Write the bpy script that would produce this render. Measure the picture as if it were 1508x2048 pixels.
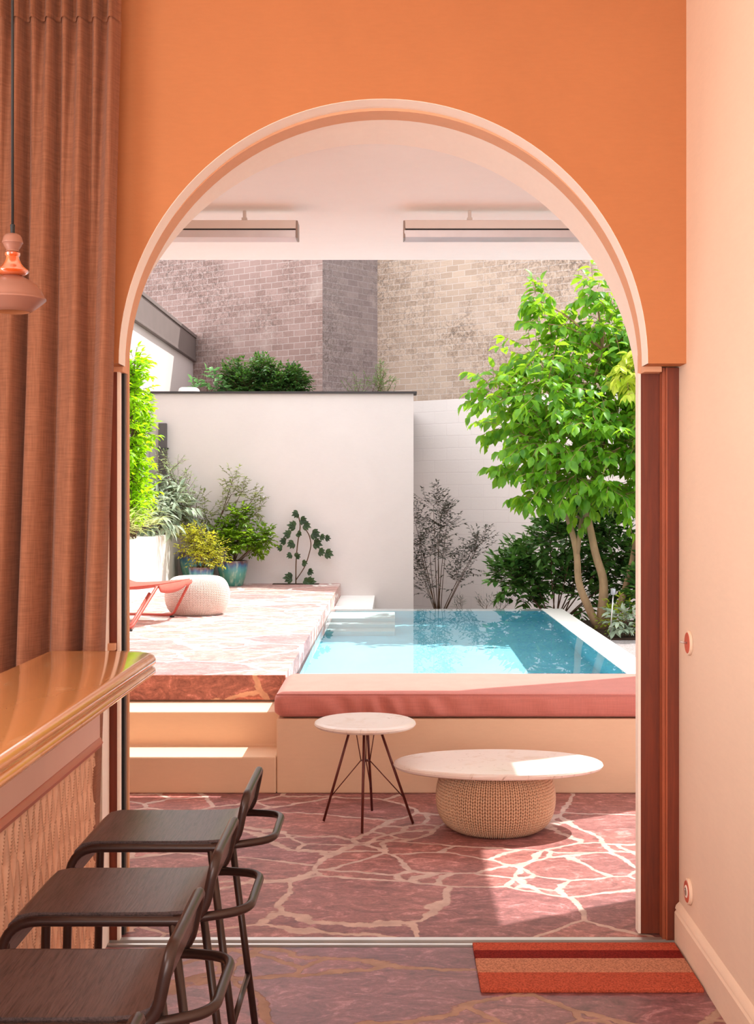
import bpy, math, random
from mathutils import Vector, Matrix

# ------------------------------------------------------------------ clear
for o in list(bpy.data.objects):
    bpy.data.objects.remove(o, do_unlink=True)
SC = bpy.context.scene
COL = SC.collection
PI = math.pi
R = math.radians

def lin(c):
    return tuple(((v / 255) / 12.92 if v / 255 <= .04045 else ((v / 255 + .055) / 1.055) ** 2.4) for v in c[:3]) + (1,)

# ------------------------------------------------------------------ camera
FPX = 2500.0
cam = bpy.data.cameras.new('camera')
cam.sensor_fit = 'VERTICAL'
cam.sensor_height = 36
cam.sensor_width = 36
cam.lens = FPX / 2048 * 36
cam.shift_x = -(786 - 754) / 2048
cam.shift_y = -(1024 - 994) / 2048
cam.clip_start = .05
cam_o = bpy.data.objects.new('camera', cam)
cam_o.location = (0, 0, 1.6)
cam_o.rotation_euler = (PI / 2, 0, 0)
COL.objects.link(cam_o)
SC.camera = cam_o

# ------------------------------------------------------------------ exposure
SC.view_settings.view_transform = 'Standard'
SC.view_settings.look = 'None'
SC.view_settings.exposure = 0.1
SC.view_settings.gamma = 1
SC.view_settings.use_curve_mapping = False
SC.cycles.use_denoising = True
SC.cycles.max_bounces = 12
SC.cycles.diffuse_bounces = 6
SC.cycles.glossy_bounces = 4
SC.cycles.transmission_bounces = 6
SC.cycles.transparent_max_bounces = 12
SC.cycles.sample_clamp_indirect = 8
SC.cycles.caustics_refractive = True
SC.cycles.caustics_reflective = False
SC.cycles.blur_glossy = .5

# ------------------------------------------------------------------ sky
SKY = 2.95
world = bpy.data.worlds.new('sky')
SC.world = world
world.use_nodes = True
wn = world.node_tree
wn.nodes.clear()
sky = wn.nodes.new('ShaderNodeTexSky')
sky.sky_type = 'HOSEK_WILKIE'
sky.turbidity = 4
sky.ground_albedo = .5
sky.sun_direction = (.46, .25, .85)
mixw = wn.nodes.new('ShaderNodeMix')
mixw.data_type = 'RGBA'
mixw.inputs['Factor'].default_value = .8
mixw.inputs['B'].default_value = (.985, .98, 1.0, 1)
bg = wn.nodes.new('ShaderNodeBackground')
bg.inputs['Strength'].default_value = SKY
wo = wn.nodes.new('ShaderNodeOutputWorld')
wn.links.new(sky.outputs[0], mixw.inputs['A'])
wn.links.new(mixw.outputs['Result'], bg.inputs['Color'])
wn.links.new(bg.outputs[0], wo.inputs['Surface'])

# ------------------------------------------------------------------ sun
sl = bpy.data.lights.new('sun', 'SUN')
sl.energy = 7.0
sl.angle = R(.55)
sl.color = (1.0, .96, .92)
sl.cycles.is_caustics_light = True
sun = bpy.data.objects.new('sun', sl)
sun.rotation_euler = Vector((-.54, -.29, -1)).to_track_quat('-Z', 'Y').to_euler()
sun.location = (4, 6, 9)
COL.objects.link(sun)

# ------------------------------------------------------------------ daylight through the room's own windows (left and rear walls)
def area(name, loc, direction, sx, sy, power, col):
    l = bpy.data.lights.new(name, 'AREA')
    l.shape = 'RECTANGLE'
    l.size, l.size_y = sx, sy
    l.energy = power
    l.color = col
    o = bpy.data.objects.new(name, l)
    o.location = loc
    o.rotation_euler = Vector(direction).to_track_quat('-Z', 'Z').to_euler()
    COL.objects.link(o)
    return o
area('window_daylight_left', (-2.78, 1.2, 1.75), (1, .0, -.05), 2.6, 2.3, 86, (1.0, .95, .90))
area('window_daylight_rear', (-.6, -1.78, 1.7), (0, 1, 0), 2.6, 2.4, 78, (1.0, .95, .90))

# ------------------------------------------------------------------ mesh helper
class MB:
    def __init__(s):
        s.v = []
        s.f = []
        s.mi = []
        s.cur = 0
    def face(s, idx):
        s.f.append(tuple(idx))
        s.mi.append(s.cur)
    def poly(s, pts):
        b = len(s.v)
        s.v += [tuple(p) for p in pts]
        s.face(range(b, b + len(pts)))
    def box(s, x0, x1, y0, y1, z0, z1):
        b = len(s.v)
        s.v += [(x0, y0, z0), (x1, y0, z0), (x1, y1, z0), (x0, y1, z0), (x0, y0, z1), (x1, y0, z1), (x1, y1, z1), (x0, y1, z1)]
        for f in ((0, 3, 2, 1), (4, 5, 6, 7), (0, 1, 5, 4), (1, 2, 6, 5), (2, 3, 7, 6), (3, 0, 4, 7)):
            s.face([b + i for i in f])
        return s
    def prism(s, pts, axis, a0, a1):
        # pts: 2D outline, extruded along axis ('x','y','z')
        def mk(p, a):
            return {'x': (a, p[0], p[1]), 'y': (p[0], a, p[1]), 'z': (p[0], p[1], a)}[axis]
        b = len(s.v)
        n = len(pts)
        s.v += [mk(p, a0) for p in pts] + [mk(p, a1) for p in pts]
        s.face(list(range(b, b + n))[::-1])
        s.face(range(b + n, b + 2 * n))
        for i in range(n):
            j = (i + 1) % n
            s.face((b + i, b + j, b + n + j, b + n + i))
        return s
    def loft(s, rings, cap=True, closed=True):
        b = len(s.v)
        n = len(rings[0])
        for r in rings:
            s.v += [tuple(p) for p in r]
        for k in range(len(rings) - 1):
            for i in range(n if closed else n - 1):
                j = (i + 1) % n
                s.face((b + k * n + i, b + k * n + j, b + (k + 1) * n + j, b + (k + 1) * n + i))
        if cap:
            s.face(list(range(b, b + n))[::-1])
            s.face(range(b + (len(rings) - 1) * n, b + len(rings) * n))
        return s
    def tube(s, pts, r, seg=8, closed=False, cap=True):
        pts = [Vector(p) for p in pts]
        n = len(pts)
        rs = r if isinstance(r, (list, tuple)) else [r] * n
        rings = []
        prev = None
        for i, p in enumerate(pts):
            if closed:
                t = (pts[(i + 1) % n] - pts[i - 1])
            elif i == 0:
                t = pts[1] - pts[0]
            elif i == n - 1:
                t = pts[-1] - pts[-2]
            else:
                t = (pts[i + 1] - p).normalized() + (p - pts[i - 1]).normalized()
            if t.length < 1e-9:
                t = Vector((0, 0, 1))
            t.normalize()
            if prev is None:
                a = Vector((0, 0, 1)) if abs(t.z) < .9 else Vector((1, 0, 0))
                u = t.cross(a).normalized()
            else:
                u = (prev - t * prev.dot(t))
                u = u.normalized() if u.length > 1e-6 else t.cross(Vector((1, 0, 0))).normalized()
            prev = u
            w = t.cross(u)
            rings.append([p + (u * math.cos(2 * PI * k / seg) + w * math.sin(2 * PI * k / seg)) * rs[i] for k in range(seg)])
        if closed:
            rings.append(rings[0])
        s.loft(rings, cap=cap and not closed)
        return s
    def lathe(s, prof, c=(0, 0, 0), seg=32, cap=False):
        rings = []
        for r, z in prof:
            rings.append([(c[0] + r * math.cos(2 * PI * k / seg), c[1] + r * math.sin(2 * PI * k / seg), c[2] + z) for k in range(seg)])
        s.loft(rings, cap=cap)
        return s
    def ball(s, c, rx, ry, rz, seg=12, rings=8):
        pr = [[(c[0] + rx * max(math.sin(PI * j / rings), 1e-3) * math.cos(2 * PI * k / seg), c[1] + ry * max(math.sin(PI * j / rings), 1e-3) * math.sin(2 * PI * k / seg), c[2] - rz * math.cos(PI * j / rings)) for k in range(seg)] for j in range(rings + 1)]
        return s.loft(pr)
    def leaf(s, p, d, n, L, W, fold=.18, curl=.25):
        d = d.normalized()
        sd = d.cross(n)
        if sd.length < 1e-4:
            sd = Vector((1, 0, 0))
        sd.normalize()
        n = sd.cross(d)
        b = len(s.v)
        def q(t, w, h=0):
            return tuple(p + d * (L * t) + sd * (w * W * .5) + n * (h * W - curl * L * t * t))
        s.v += [q(0, 0), q(.3, 0), q(.3, .85, fold), q(.3, -.85, fold), q(.66, 0), q(.66, .82, fold), q(.66, -.82, fold), q(1, 0)]
        for f in ((0, 2, 1), (0, 1, 3), (1, 2, 5, 4), (3, 1, 4, 6), (4, 5, 7), (6, 4, 7)):
            s.face([b + i for i in f])
    def build(s, name, mat, parent=None, smooth=False, bevel=0, bseg=2, loc=None, sharp=None, sub=0):
        me = bpy.data.meshes.new(name)
        me.from_pydata(s.v, [], s.f)
        mats = mat if isinstance(mat, (list, tuple)) else [mat]
        for m in mats:
            me.materials.append(m)
        if len(mats) > 1:
            for p, i in zip(me.polygons, s.mi):
                p.material_index = i
        me.update()
        o = bpy.data.objects.new(name, me)
        COL.objects.link(o)
        if smooth:
            me.shade_smooth()
            if sharp:
                me.set_sharp_from_angle(angle=R(sharp))
        if bevel:
            m = o.modifiers.new('bevel', 'BEVEL')
            m.width = bevel
            m.segments = bseg
            m.limit_method = 'ANGLE'
            m.angle_limit = R(40)
            m.harden_normals = False
        if sub:
            m = o.modifiers.new('subdivision', 'SUBSURF')
            m.levels = m.render_levels = sub
        if parent:
            o.parent = parent
        if loc:
            o.location = loc
        return o

def arc(cx, cy, r, a0, a1, n):
    return [(cx + r * math.cos(a0 + (a1 - a0) * i / n), cy + r * math.sin(a0 + (a1 - a0) * i / n)) for i in range(n + 1)]

def fillet(pts, rad, n=6):
    """round the inner corners of a 3D polyline"""
    pts = [Vector(p) for p in pts]
    out = [pts[0]]
    for i in range(1, len(pts) - 1):
        a, b, c = pts[i - 1], pts[i], pts[i + 1]
        r = rad[i - 1] if isinstance(rad, (list, tuple)) else rad
        r = min(r, (a - b).length * .49, (c - b).length * .49)
        p0 = b + (a - b).normalized() * r
        p1 = b + (c - b).normalized() * r
        for k in range(n + 1):
            t = k / n
            out.append(p0 * (1 - t) ** 2 + b * 2 * t * (1 - t) + p1 * t * t)
    out.append(pts[-1])
    return out

def tag(o, label=None, cat=None, group=None, kind=None):
    if label: o['label'] = label
    if cat: o['category'] = cat
    if group: o['group'] = group
    if kind: o['kind'] = kind
    return o
def thing(name, loc, label, cat, group=None, rz=0):
    o = bpy.data.objects.new(name, None)
    o.location = loc
    o.rotation_euler = (0, 0, rz)
    o.empty_display_size = .05
    COL.objects.link(o)
    return tag(o, label, cat, group)
def structure(o, label, cat='wall'):
    return tag(o, label, cat, None, 'structure')
def dup(root, loc, label, rz=None):
    c = root.copy()
    COL.objects.link(c)
    c.location = loc
    if rz is not None:
        c.rotation_euler = (0, 0, rz)
    c['label'] = label
    for ch in [x for x in bpy.data.objects if x.parent == root]:
        d = ch.copy()
        COL.objects.link(d)
        d.parent = c
        for g in [x for x in bpy.data.objects if x.parent == ch]:
            e = g.copy()
            COL.objects.link(e)
            e.parent = d
    return c

# ------------------------------------------------------------------ materials
class NT:
    def __init__(s, name):
        s.m = bpy.data.materials.new(name)
        s.m.use_nodes = True
        s.t = s.m.node_tree
        s.t.nodes.clear()
        s.out = s.n('ShaderNodeOutputMaterial')
    def n(s, typ, **kw):
        nd = s.t.nodes.new(typ)
        for k, v in kw.items():
            setattr(nd, k, v)
        return nd
    def l(s, a, b):
        s.t.links.new(a, b)
    def coords(s, scale=(1, 1, 1), kind='Object'):
        c = s.n('ShaderNodeTexCoord')
        m = s.n('ShaderNodeMapping')
        m.inputs['Scale'].default_value = scale
        s.l(c.outputs[kind], m.inputs['Vector'])
        return m.outputs[0]
    def noise(s, vec, scale, detail=4, rough=.55, dist=0):
        nd = s.n('ShaderNodeTexNoise')
        nd.inputs['Scale'].default_value = scale
        nd.inputs['Detail'].default_value = detail
        nd.inputs['Roughness'].default_value = rough
        nd.inputs['Distortion'].default_value = dist
        if vec is not None:
            s.l(vec, nd.inputs['Vector'])
        return nd
    def ramp(s, fac, stops, interp='LINEAR'):
        r = s.n('ShaderNodeValToRGB')
        r.color_ramp.interpolation = interp
        el = r.color_ramp.elements
        while len(el) > 1:
            el.remove(el[-1])
        el[0].position, el[0].color = stops[0][0], stops[0][1]
        for p, c in stops[1:]:
            e = el.new(p)
            e.color = c
        s.l(fac, r.inputs[0])
        return r.outputs[0]
    def math(s, op, a, b=None, c=None):
        nd = s.n('ShaderNodeMath', operation=op)
        for i, v in enumerate((a, b, c)):
            if v is None:
                continue
            if isinstance(v, (int, float)):
                nd.inputs[i].default_value = v
            else:
                s.l(v, nd.inputs[i])
        return nd.outputs[0]
    def mix(s, fac, a, b, blend='MIX'):
        nd = s.n('ShaderNodeMix', data_type='RGBA', blend_type=blend)
        for k, v in (('Factor', fac), ('A', a), ('B', b)):
            if isinstance(v, (int, float, tuple)):
                nd.inputs[k].default_value = v
            else:
                s.l(v, nd.inputs[k])
        return nd.outputs['Result']
    def bump(s, h, strength, dist=.01):
        b = s.n('ShaderNodeBump')
        b.inputs['Strength'].default_value = strength
        b.inputs['Distance'].default_value = dist
        s.l(h, b.inputs['Height'])
        return b.outputs[0]
    def pbr(s, col, rough=.6, metal=0, spec=.5, normal=None, coat=0, trans=0, sheen=0, link=True):
        p = s.n('ShaderNodeBsdfPrincipled')
        for k, v in (('Base Color', col), ('Roughness', rough), ('Metallic', metal), ('Specular IOR Level', spec), ('Coat Weight', coat), ('Transmission Weight', trans), ('Sheen Weight', sheen)):
            if isinstance(v, (int, float, tuple)):
                p.inputs[k].default_value = v
            else:
                s.l(v, p.inputs[k])
        if normal is not None:
            s.l(normal, p.inputs['Normal'])
        if link:
            s.l(p.outputs[0], s.out.inputs['Surface'])
        return p

def grade(c, k):
    return tuple(min(1, v * k) for v in c[:3]) + (1,)

def plain(name, rgb, rough=.6, metal=0, spec=.5, var=.08, vscale=6, bump=.0, bscale=80, stretch=(1, 1, 1), coat=0, sheen=0):
    t = NT(name)
    c = lin(rgb)
    v = t.coords(stretch)
    nz = t.noise(v, vscale)
    col = t.ramp(nz.outputs['Fac'], [(.3, grade(c, 1 - var)), (.7, grade(c, 1 + var))])
    nrm = None
    if bump:
        nrm = t.bump(t.noise(v, bscale, 5).outputs['Fac'], bump, .004)
    t.pbr(col, rough, metal, spec, nrm, coat, 0, sheen)
    return t.m

def plaster(name, rgb, var=.06):
    t = NT(name)
    c = lin(rgb)
    v = t.coords()
    a = t.noise(v, 1.6, 6, .6, .6)
    b = t.noise(t.coords((3, 3, 14)), 6, 5, .6)
    f = t.math('ADD', t.math('MULTIPLY', a.outputs['Fac'], .65), t.math('MULTIPLY', b.outputs['Fac'], .35))
    col = t.ramp(f, [(.32, grade(c, 1 - var)), (.68, grade(c, 1 + var))])
    h = t.noise(v, 45, 6, .65)
    t.pbr(col, .75, 0, .25, t.bump(h.outputs['Fac'], .12, .004))
    return t.m

def leafmat(name, rgb_a, rgb_b, gloss=.45, trans=.45, tr_rgb=None):
    t = NT(name)
    v = t.coords()
    nz = t.noise(v, 9, 2)
    col = t.ramp(nz.outputs['Fac'], [(.35, lin(rgb_a)), (.65, lin(rgb_b))])
    p = t.pbr(col, gloss, 0, .4, link=False)
    tr = t.n('ShaderNodeBsdfTranslucent')
    tc = tr_rgb or tuple(min(255, int(x * 1.15 + 12)) for x in rgb_b)
    tr.inputs['Color'].default_value = lin(tc)
    mx = t.n('ShaderNodeMixShader')
    mx.inputs[0].default_value = trans
    t.l(p.outputs[0], mx.inputs[1])
    t.l(tr.outputs[0], mx.inputs[2])
    t.l(mx.outputs[0], t.out.inputs['Surface'])
    return t.m

def flagstone(name, stone, grout, scale=2.1, width=.016, rough=.55, offs=(0, 0, 0)):
    t = NT(name)
    v0 = t.coords()
    warp = t.noise(v0, 3.2, 3, .5)
    vm = t.n('ShaderNodeVectorMath', operation='MULTIPLY_ADD')
    t.l(warp.outputs['Color'], vm.inputs[0])
    vm.inputs[1].default_value = (.16, .16, .16)
    t.l(v0, vm.inputs[2])
    wf = t.noise(v0, 22, 3, .6)
    vm2 = t.n('ShaderNodeVectorMath', operation='MULTIPLY_ADD')
    t.l(wf.outputs['Color'], vm2.inputs[0])
    vm2.inputs[1].default_value = (.03, .03, .03)
    t.l(vm.outputs[0], vm2.inputs[2])
    mp = t.n('ShaderNodeMapping')
    mp.inputs['Location'].default_value = offs
    mp.inputs['Scale'].default_value = (.8, 1.05, 1)
    t.l(vm2.outputs[0], mp.inputs['Vector'])
    vec = mp.outputs[0]
    def vor(sc, feat):
        n = t.n('ShaderNodeTexVoronoi', feature=feat)
        n.inputs['Scale'].default_value = sc
        t.l(vec, n.inputs['Vector'])
        return n
    e1 = t.math('DIVIDE', vor(scale, 'DISTANCE_TO_EDGE').outputs['Distance'], scale)
    c1 = vor(scale, 'F1').outputs['Color']
    s2 = scale * 2.3
    e2 = t.math('DIVIDE', vor(s2, 'DISTANCE_TO_EDGE').outputs['Distance'], s2)
    c2 = vor(s2, 'F1').outputs['Color']
    sep = t.n('ShaderNodeSeparateColor')
    t.l(c1, sep.inputs[0])
    big = t.math('LESS_THAN', sep.outputs[0], .58)          # these cells stay whole, the rest break up
    e2b = t.math('ADD', e2, big)
    e = t.math('MINIMUM', e1, e2b)
    sep2 = t.n('ShaderNodeSeparateColor')
    t.l(c2, sep2.inputs[0])
    wn_ = t.noise(v0, 4, 2)
    w = t.math('MULTIPLY_ADD', wn_.outputs['Fac'], width * 1.7, width * .2)
    inside = t.math('MULTIPLY', t.math('SUBTRACT', e, w), 260)
    mask = t.n('ShaderNodeClamp')
    t.l(inside, mask.inputs[0])
    # stone colour: per-stone shift + layered veining
    st = t.coords((1.0, 1.7, 1.7))
    vein = t.noise(st, 7, 9, .72, 1.6)
    fine = t.noise(v0, 60, 4, .7)
    f = t.math('ADD', t.math('MULTIPLY', vein.outputs['Fac'], .75), t.math('MULTIPLY', fine.outputs['Fac'], .25))
    cs = lin(stone)
    col = t.ramp(f, [(.37, grade(cs, .55)), (.47, grade(cs, .9)), (.54, grade(cs, 1.2)), (.62, tuple(min(1, a * 1.7 + .08) for a in cs[:3]) + (1,))])
    tint = t.ramp(sep.outputs[1], [(0, (.78, .74, .82, 1)), (.5, (1, 1, 1, 1)), (1, (1.12, 1.0, .94, 1))])
    col = t.mix(1.0, col, tint, 'MULTIPLY')
    tint2 = t.ramp(sep2.outputs[1], [(0, (.88, .88, .92, 1)), (1, (1.08, 1.05, 1.02, 1))])
    col = t.mix(.6, col, tint2, 'MULTIPLY')
    gn = t.noise(v0, 14, 4)
    cg = lin(grout)
    gcol = t.ramp(gn.outputs['Fac'], [(.35, grade(cg, .82)), (.65, grade(cg, 1.1))])
    col = t.mix(mask.outputs[0], gcol, col)
    rg = t.mix(mask.outputs[0], (.85, .85, .85, 1), (rough, rough, rough, 1))
    h = t.math('ADD', mask.outputs[0], t.math('MULTIPLY', vein.outputs['Fac'], .5))
    t.pbr(col, rg, 0, .4, t.bump(h, .35, .006))
    return t.m

def brickmat(name, a, b, mortar, bw, bh, dirt=.5, msize=.012, paint=False):
    t = NT(name)
    c = t.n('ShaderNodeTexCoord')
    sp = t.n('ShaderNodeSeparateXYZ')
    t.l(c.outputs['Object'], sp.inputs[0])
    cb = t.n('ShaderNodeCombineXYZ')
    t.l(sp.outputs[0], cb.inputs[0])
    t.l(sp.outputs[2], cb.inputs[1])
    wz = t.noise(cb.outputs[0], 7, 3)
    vm = t.n('ShaderNodeVectorMath', operation='MULTIPLY_ADD')
    t.l(wz.outputs['Color'], vm.inputs[0])
    vm.inputs[1].default_value = (.012, .012, 0)
    t.l(cb.outputs[0], vm.inputs[2])
    br = t.n('ShaderNodeTexBrick')
    br.inputs['Scale'].default_value = 1
    br.inputs['Brick Width'].default_value = bw
    br.inputs['Row Height'].default_value = bh
    br.inputs['Mortar Size'].default_value = msize
    br.inputs['Mortar Smooth'].default_value = .3
    br.inputs['Color1'].default_value = lin(a)
    br.inputs['Color2'].default_value = lin(b)
    br.inputs['Mortar'].default_value = lin(mortar)
    br.inputs['Bias'].default_value = -.1
    t.l(vm.outputs[0], br.inputs['Vector'])
    col = br.outputs['Color']
    rough_h = t.noise(cb.outputs[0], 26, 6, .75)
    if not paint:
        patch = t.noise(cb.outputs[0], .8, 3, .55, .5)
        lich = t.noise(cb.outputs[0], 16, 8, .8, 1.6)
        pm = t.ramp(patch.outputs['Fac'], [(.36, (0, 0, 0, 1)), (.62, (1, 1, 1, 1))])
        lm = t.ramp(lich.outputs['Fac'], [(.47, (0, 0, 0, 1)), (.56, (1, 1, 1, 1))])
        m = t.math('MULTIPLY', t.math('MULTIPLY', pm, lm), dirt)
        col = t.mix(m, col, lin((70, 58, 50)))
        pale = t.noise(cb.outputs[0], 1.3, 5, .7)
        pf = t.ramp(pale.outputs['Fac'], [(.55, (0, 0, 0, 1)), (.72, (.4, .4, .4, 1))])
        col = t.mix(pf, col, lin((205, 185, 175)))
        h = t.math('ADD', t.math('MULTIPLY', rough_h.outputs['Fac'], .8), t.math('SUBTRACT', 1, br.outputs['Fac']))
        t.pbr(col, .9, 0, .15, t.bump(h, .5, .02))
    else:
        h = t.math('ADD', t.math('MULTIPLY', rough_h.outputs['Fac'], .35), t.math('MULTIPLY', t.math('SUBTRACT', 1, br.outputs['Fac']), .6))
        t.pbr(col, .85, 0, .2, t.bump(h, .35, .012))
    return t.m

def woodmat(name, rgb, axis='z', rough=.4, scale=1, dark=.55, coat=0):
    t = NT(name)
    s = {'x': (1.2, 22, 22), 'y': (22, 1.2, 22), 'z': (22, 22, 1.2)}[axis]
    v = t.coords(tuple(k * scale for k in s))
    g = t.noise(v, 2.2, 6, .65, .8)
    f2 = t.noise(t.coords(), 1.7, 3)
    c = lin(rgb)
    f = t.math('ADD', t.math('MULTIPLY', g.outputs['Fac'], .7), t.math('MULTIPLY', f2.outputs['Fac'], .3))
    col = t.ramp(f, [(.36, grade(c, dark)), (.5, c), (.66, grade(c, 1.3))])
    t.pbr(col, rough, 0, .45, t.bump(g.outputs['Fac'], .12, .003), coat)
    return t.m

def marblemat(name, base, vein, deep, rough=.25, scale=3, stretch=(1, 1, 1), coat=0):
    t = NT(name)
    v = t.coords(stretch)
    a = t.noise(v, scale, 8, .62, 1.4)
    b = t.noise(v, scale * 2.6, 8, .7, 2.2)
    col = t.ramp(a.outputs['Fac'], [(.3, lin(vein)), (.45, lin(base)), (.62, lin(base)), (.75, lin(vein))])
    m = t.ramp(b.outputs['Fac'], [(.6, (0, 0, 0, 1)), (.72, (.7, .7, .7, 1))])
    col = t.mix(m, col, lin(deep))
    t.pbr(col, rough, 0, .5, None, coat)
    return t.m

def linen(name, rgb, trans=.25, weave=420, streak=.35):
    t = NT(name)
    c = lin(rgb)
    u = t.noise(t.coords((1, 1, .05)), weave * .55, 2, .5)
    w = t.noise(t.coords((.05, .05, 1)), weave * .55, 2, .5)
    f = t.math('MULTIPLY_ADD', u.outputs['Fac'], .5, t.math('MULTIPLY', w.outputs['Fac'], .5))
    col = t.ramp(f, [(.38, grade(c, 1 - streak)), (.5, c), (.62, grade(c, 1 + streak))])
    p = t.pbr(col, .9, 0, .1, t.bump(f, .3, .002), 0, 0, .15, link=False)
    tr = t.n('ShaderNodeBsdfTranslucent')
    t.l(col, tr.inputs['Color'])
    mx = t.n('ShaderNodeMixShader')
    mx.inputs[0].default_value = trans
    t.l(p.outputs[0], mx.inputs[1])
    t.l(tr.outputs[0], mx.inputs[2])
    t.l(mx.outputs[0], t.out.inputs['Surface'])
    return t.m

M_ORANGE = plaster('orange_plaster', (190, 124, 80))
M_PEACH = plaster('peach_plaster', (241, 217, 194), .04)
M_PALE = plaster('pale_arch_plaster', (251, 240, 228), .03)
M_SLOT = plaster('tan_recess_plaster', (222, 170, 135), .05)
M_CREAM = plaster('cream_plaster', (245, 228, 214), .04)
M_BENCH = plaster('peach_bench_plaster', (226, 190, 158), .04)
M_WHITEWALL = plaster('white_garden_render', (208, 197, 193), .03)
M_CEIL = plaster('white_canopy_plaster', (250, 245, 240), .02)
M_FLOOR_IN = flagstone('indoor_flagstone', (138, 92, 94), (172, 142, 126), 1.9, .008, .38)
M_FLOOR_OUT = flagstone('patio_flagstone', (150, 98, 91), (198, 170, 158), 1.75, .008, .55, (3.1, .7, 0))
M_DECK = flagstone('sunlit_deck_flagstone', (178, 137, 128), (220, 208, 202), 1.75, .011, .6, (1.3, 2.2, 0))  # same stone as the patio, lightened in colour for the sun on it
M_DECKEDGE = flagstone('deck_edge_stone', (186, 120, 98), (222, 172, 140), 1.0, .010, .6, (.3, .2, .6))
M_WOOD = woodmat('mahogany', (112, 46, 22), 'z', .45, 1, .75)
M_WOODL = woodmat('light_mahogany', (160, 84, 54), 'z', .38, 1, .8)
M_STEEL = plain('brushed_steel', (205, 200, 196), .42, .8, .5, .05)
M_BLACK = plain('black_rubber', (22, 20, 20), .6)
M_ALU = plain('grey_aluminium', (150, 132, 122), .4, .6)

# ================================================================== ROOM SHELL
XR = 1.03            # right wall
def slab(name, mat, x0, x1, y0, y1, z0, z1, label=None, cat='wall'):
    return structure(MB().box(x0, x1, y0, y1, z0, z1).build(name, mat), label, cat)
slab('floor', M_FLOOR_IN, -2.8, XR + .12, -1.7, 4.44, -.12, 0, 'purple-red flagstone floor indoors under the bar stools', 'floor')
slab('ceiling', M_PEACH, -2.8, XR + .12, -1.7, 4.6, 3.44, 3.56, 'peach ceiling above the room', 'ceiling')
slab('wall_right', M_PEACH, XR, XR + .12, -1.7, 4.6, 0, 3.44, 'light peach plaster wall with the round switch and socket', 'wall')

# left and rear walls with the window openings the daylight comes through
b = MB()
b.box(-2.72, -2.6, -1.7, -.1, 0, 3.44); b.box(-2.72, -2.6, 2.5, 4.6, 0, 3.44)
b.box(-2.72, -2.6, -.1, 2.5, 0, .6); b.box(-2.72, -2.6, -.1, 2.5, 2.9, 3.44)
structure(b.build('wall_left', M_PEACH), 'peach wall with a window behind the bar', 'wall')
b = MB()
b.box(-2.6, -1.9, -1.7, -1.58, 0, 3.44); b.box(.7, XR, -1.7, -1.58, 0, 3.44)
b.box(-1.9, .7, -1.7, -1.58, 0, .5); b.box(-1.9, .7, -1.7, -1.58, 2.9, 3.44)
structure(b.build('wall_rear', M_PEACH), 'peach wall with a window behind the viewer', 'wall')

def arch_wall(cx, cz, r, x0, x1, ztop, y0, y1, n=64):
    """wall slab above a semicircular opening (down to the springing line)"""
    b = MB()
    a = [(cx + r * math.cos(PI - PI * i / n), cz + r * math.sin(PI - PI * i / n)) for i in range(n + 1)]
    for y, flip in ((y0, False), (y1, True)):
        for i in range(n):
            q = [(a[i][0], y, a[i][1]), (a[i + 1][0], y, a[i + 1][1]), (a[i + 1][0], y, ztop), (a[i][0], y, ztop)]
            b.poly(q[::-1] if flip else q)
        for q in ([(x0, y, cz), (a[0][0], y, cz), (a[0][0], y, ztop), (x0, y, ztop)], [(a[-1][0], y, cz), (x1, y, cz), (x1, y, ztop), (a[-1][0], y, ztop)]):
            b.poly(q[::-1] if flip else q)
    b.poly([(x0, y0, cz), (x0, y1, cz), (a[0][0], y1, cz), (a[0][0], y0, cz)])
    b.poly([(a[-1][0], y0, cz), (a[-1][0], y1, cz), (x1, y1, cz), (x1, y0, cz)])
    for i in range(n):
        b.poly([(a[i][0], y0, a[i][1]), (a[i][0], y1, a[i][1]), (a[i + 1][0], y1, a[i + 1][1]), (a[i + 1][0], y0, a[i + 1][1])])
    b.poly([(x0, y0, ztop), (x1, y0, ztop), (x1, y1, ztop), (x0, y1, ztop)])
    return b
def arch_ring(cx, cz, r0, r1, y0, y1, n=64):
    b = MB()
    prof = [(r0, y0), (r0, y1), (r1, y1), (r1, y0)]
    rings = []
    for i in range(n + 1):
        t = PI - PI * i / n
        rings.append([(cx + r * math.cos(t), y, cz + r * math.sin(t)) for r, y in prof])
    return b.loft(rings)

b = arch_wall(-.034, 2.069, .93, -2.6, XR, 3.44, 4.39, 4.49)
b.box(-2.6, -1.03, 4.39, 4.49, 0, 2.069)
structure(b.build('wall_front', M_ORANGE), 'burnt orange plaster wall with a round arch over the doorway', 'wall')
structure(arch_ring(-.034, 2.069, .9285, .934, 4.3903, 4.492).build('trim_1', M_PALE, smooth=True, sharp=40), 'underside of the inner orange arch, coloured pale for the patio light', 'trim')  # arch underside lit from the patio, that brightness put into pale plaster
b = arch_ring(-.034, 2.05, .938, 1.0, 4.492, 4.6)
b.box(.90, 1.028, 4.565, 4.6, 2.05, 2.12)
structure(b.build('trim_2', M_SLOT, smooth=True, sharp=40), 'tan recessed track channel behind the arch', 'trim')
b = MB()                                                       # lit wall corner beside the left frame, light put into the pale colour
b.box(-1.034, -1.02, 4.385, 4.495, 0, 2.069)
structure(b.build('trim_3', M_PALE), 'narrow wall corner beside the curtain, coloured pale for the light on it', 'trim')

# outer wall of the house
b = arch_wall(-.067, 1.965, 1.035, -3.1, 2.14, 3.34, 4.605, 4.957)
b.box(-3.1, -1.102, 4.605, 4.957, -.1, 1.965)
b.box(.968, 2.14, 4.605, 4.957, -.1, 1.965)
structure(b.build('wall_outer', M_PALE), 'thick cream outer arch in the house wall', 'wall')

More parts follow.
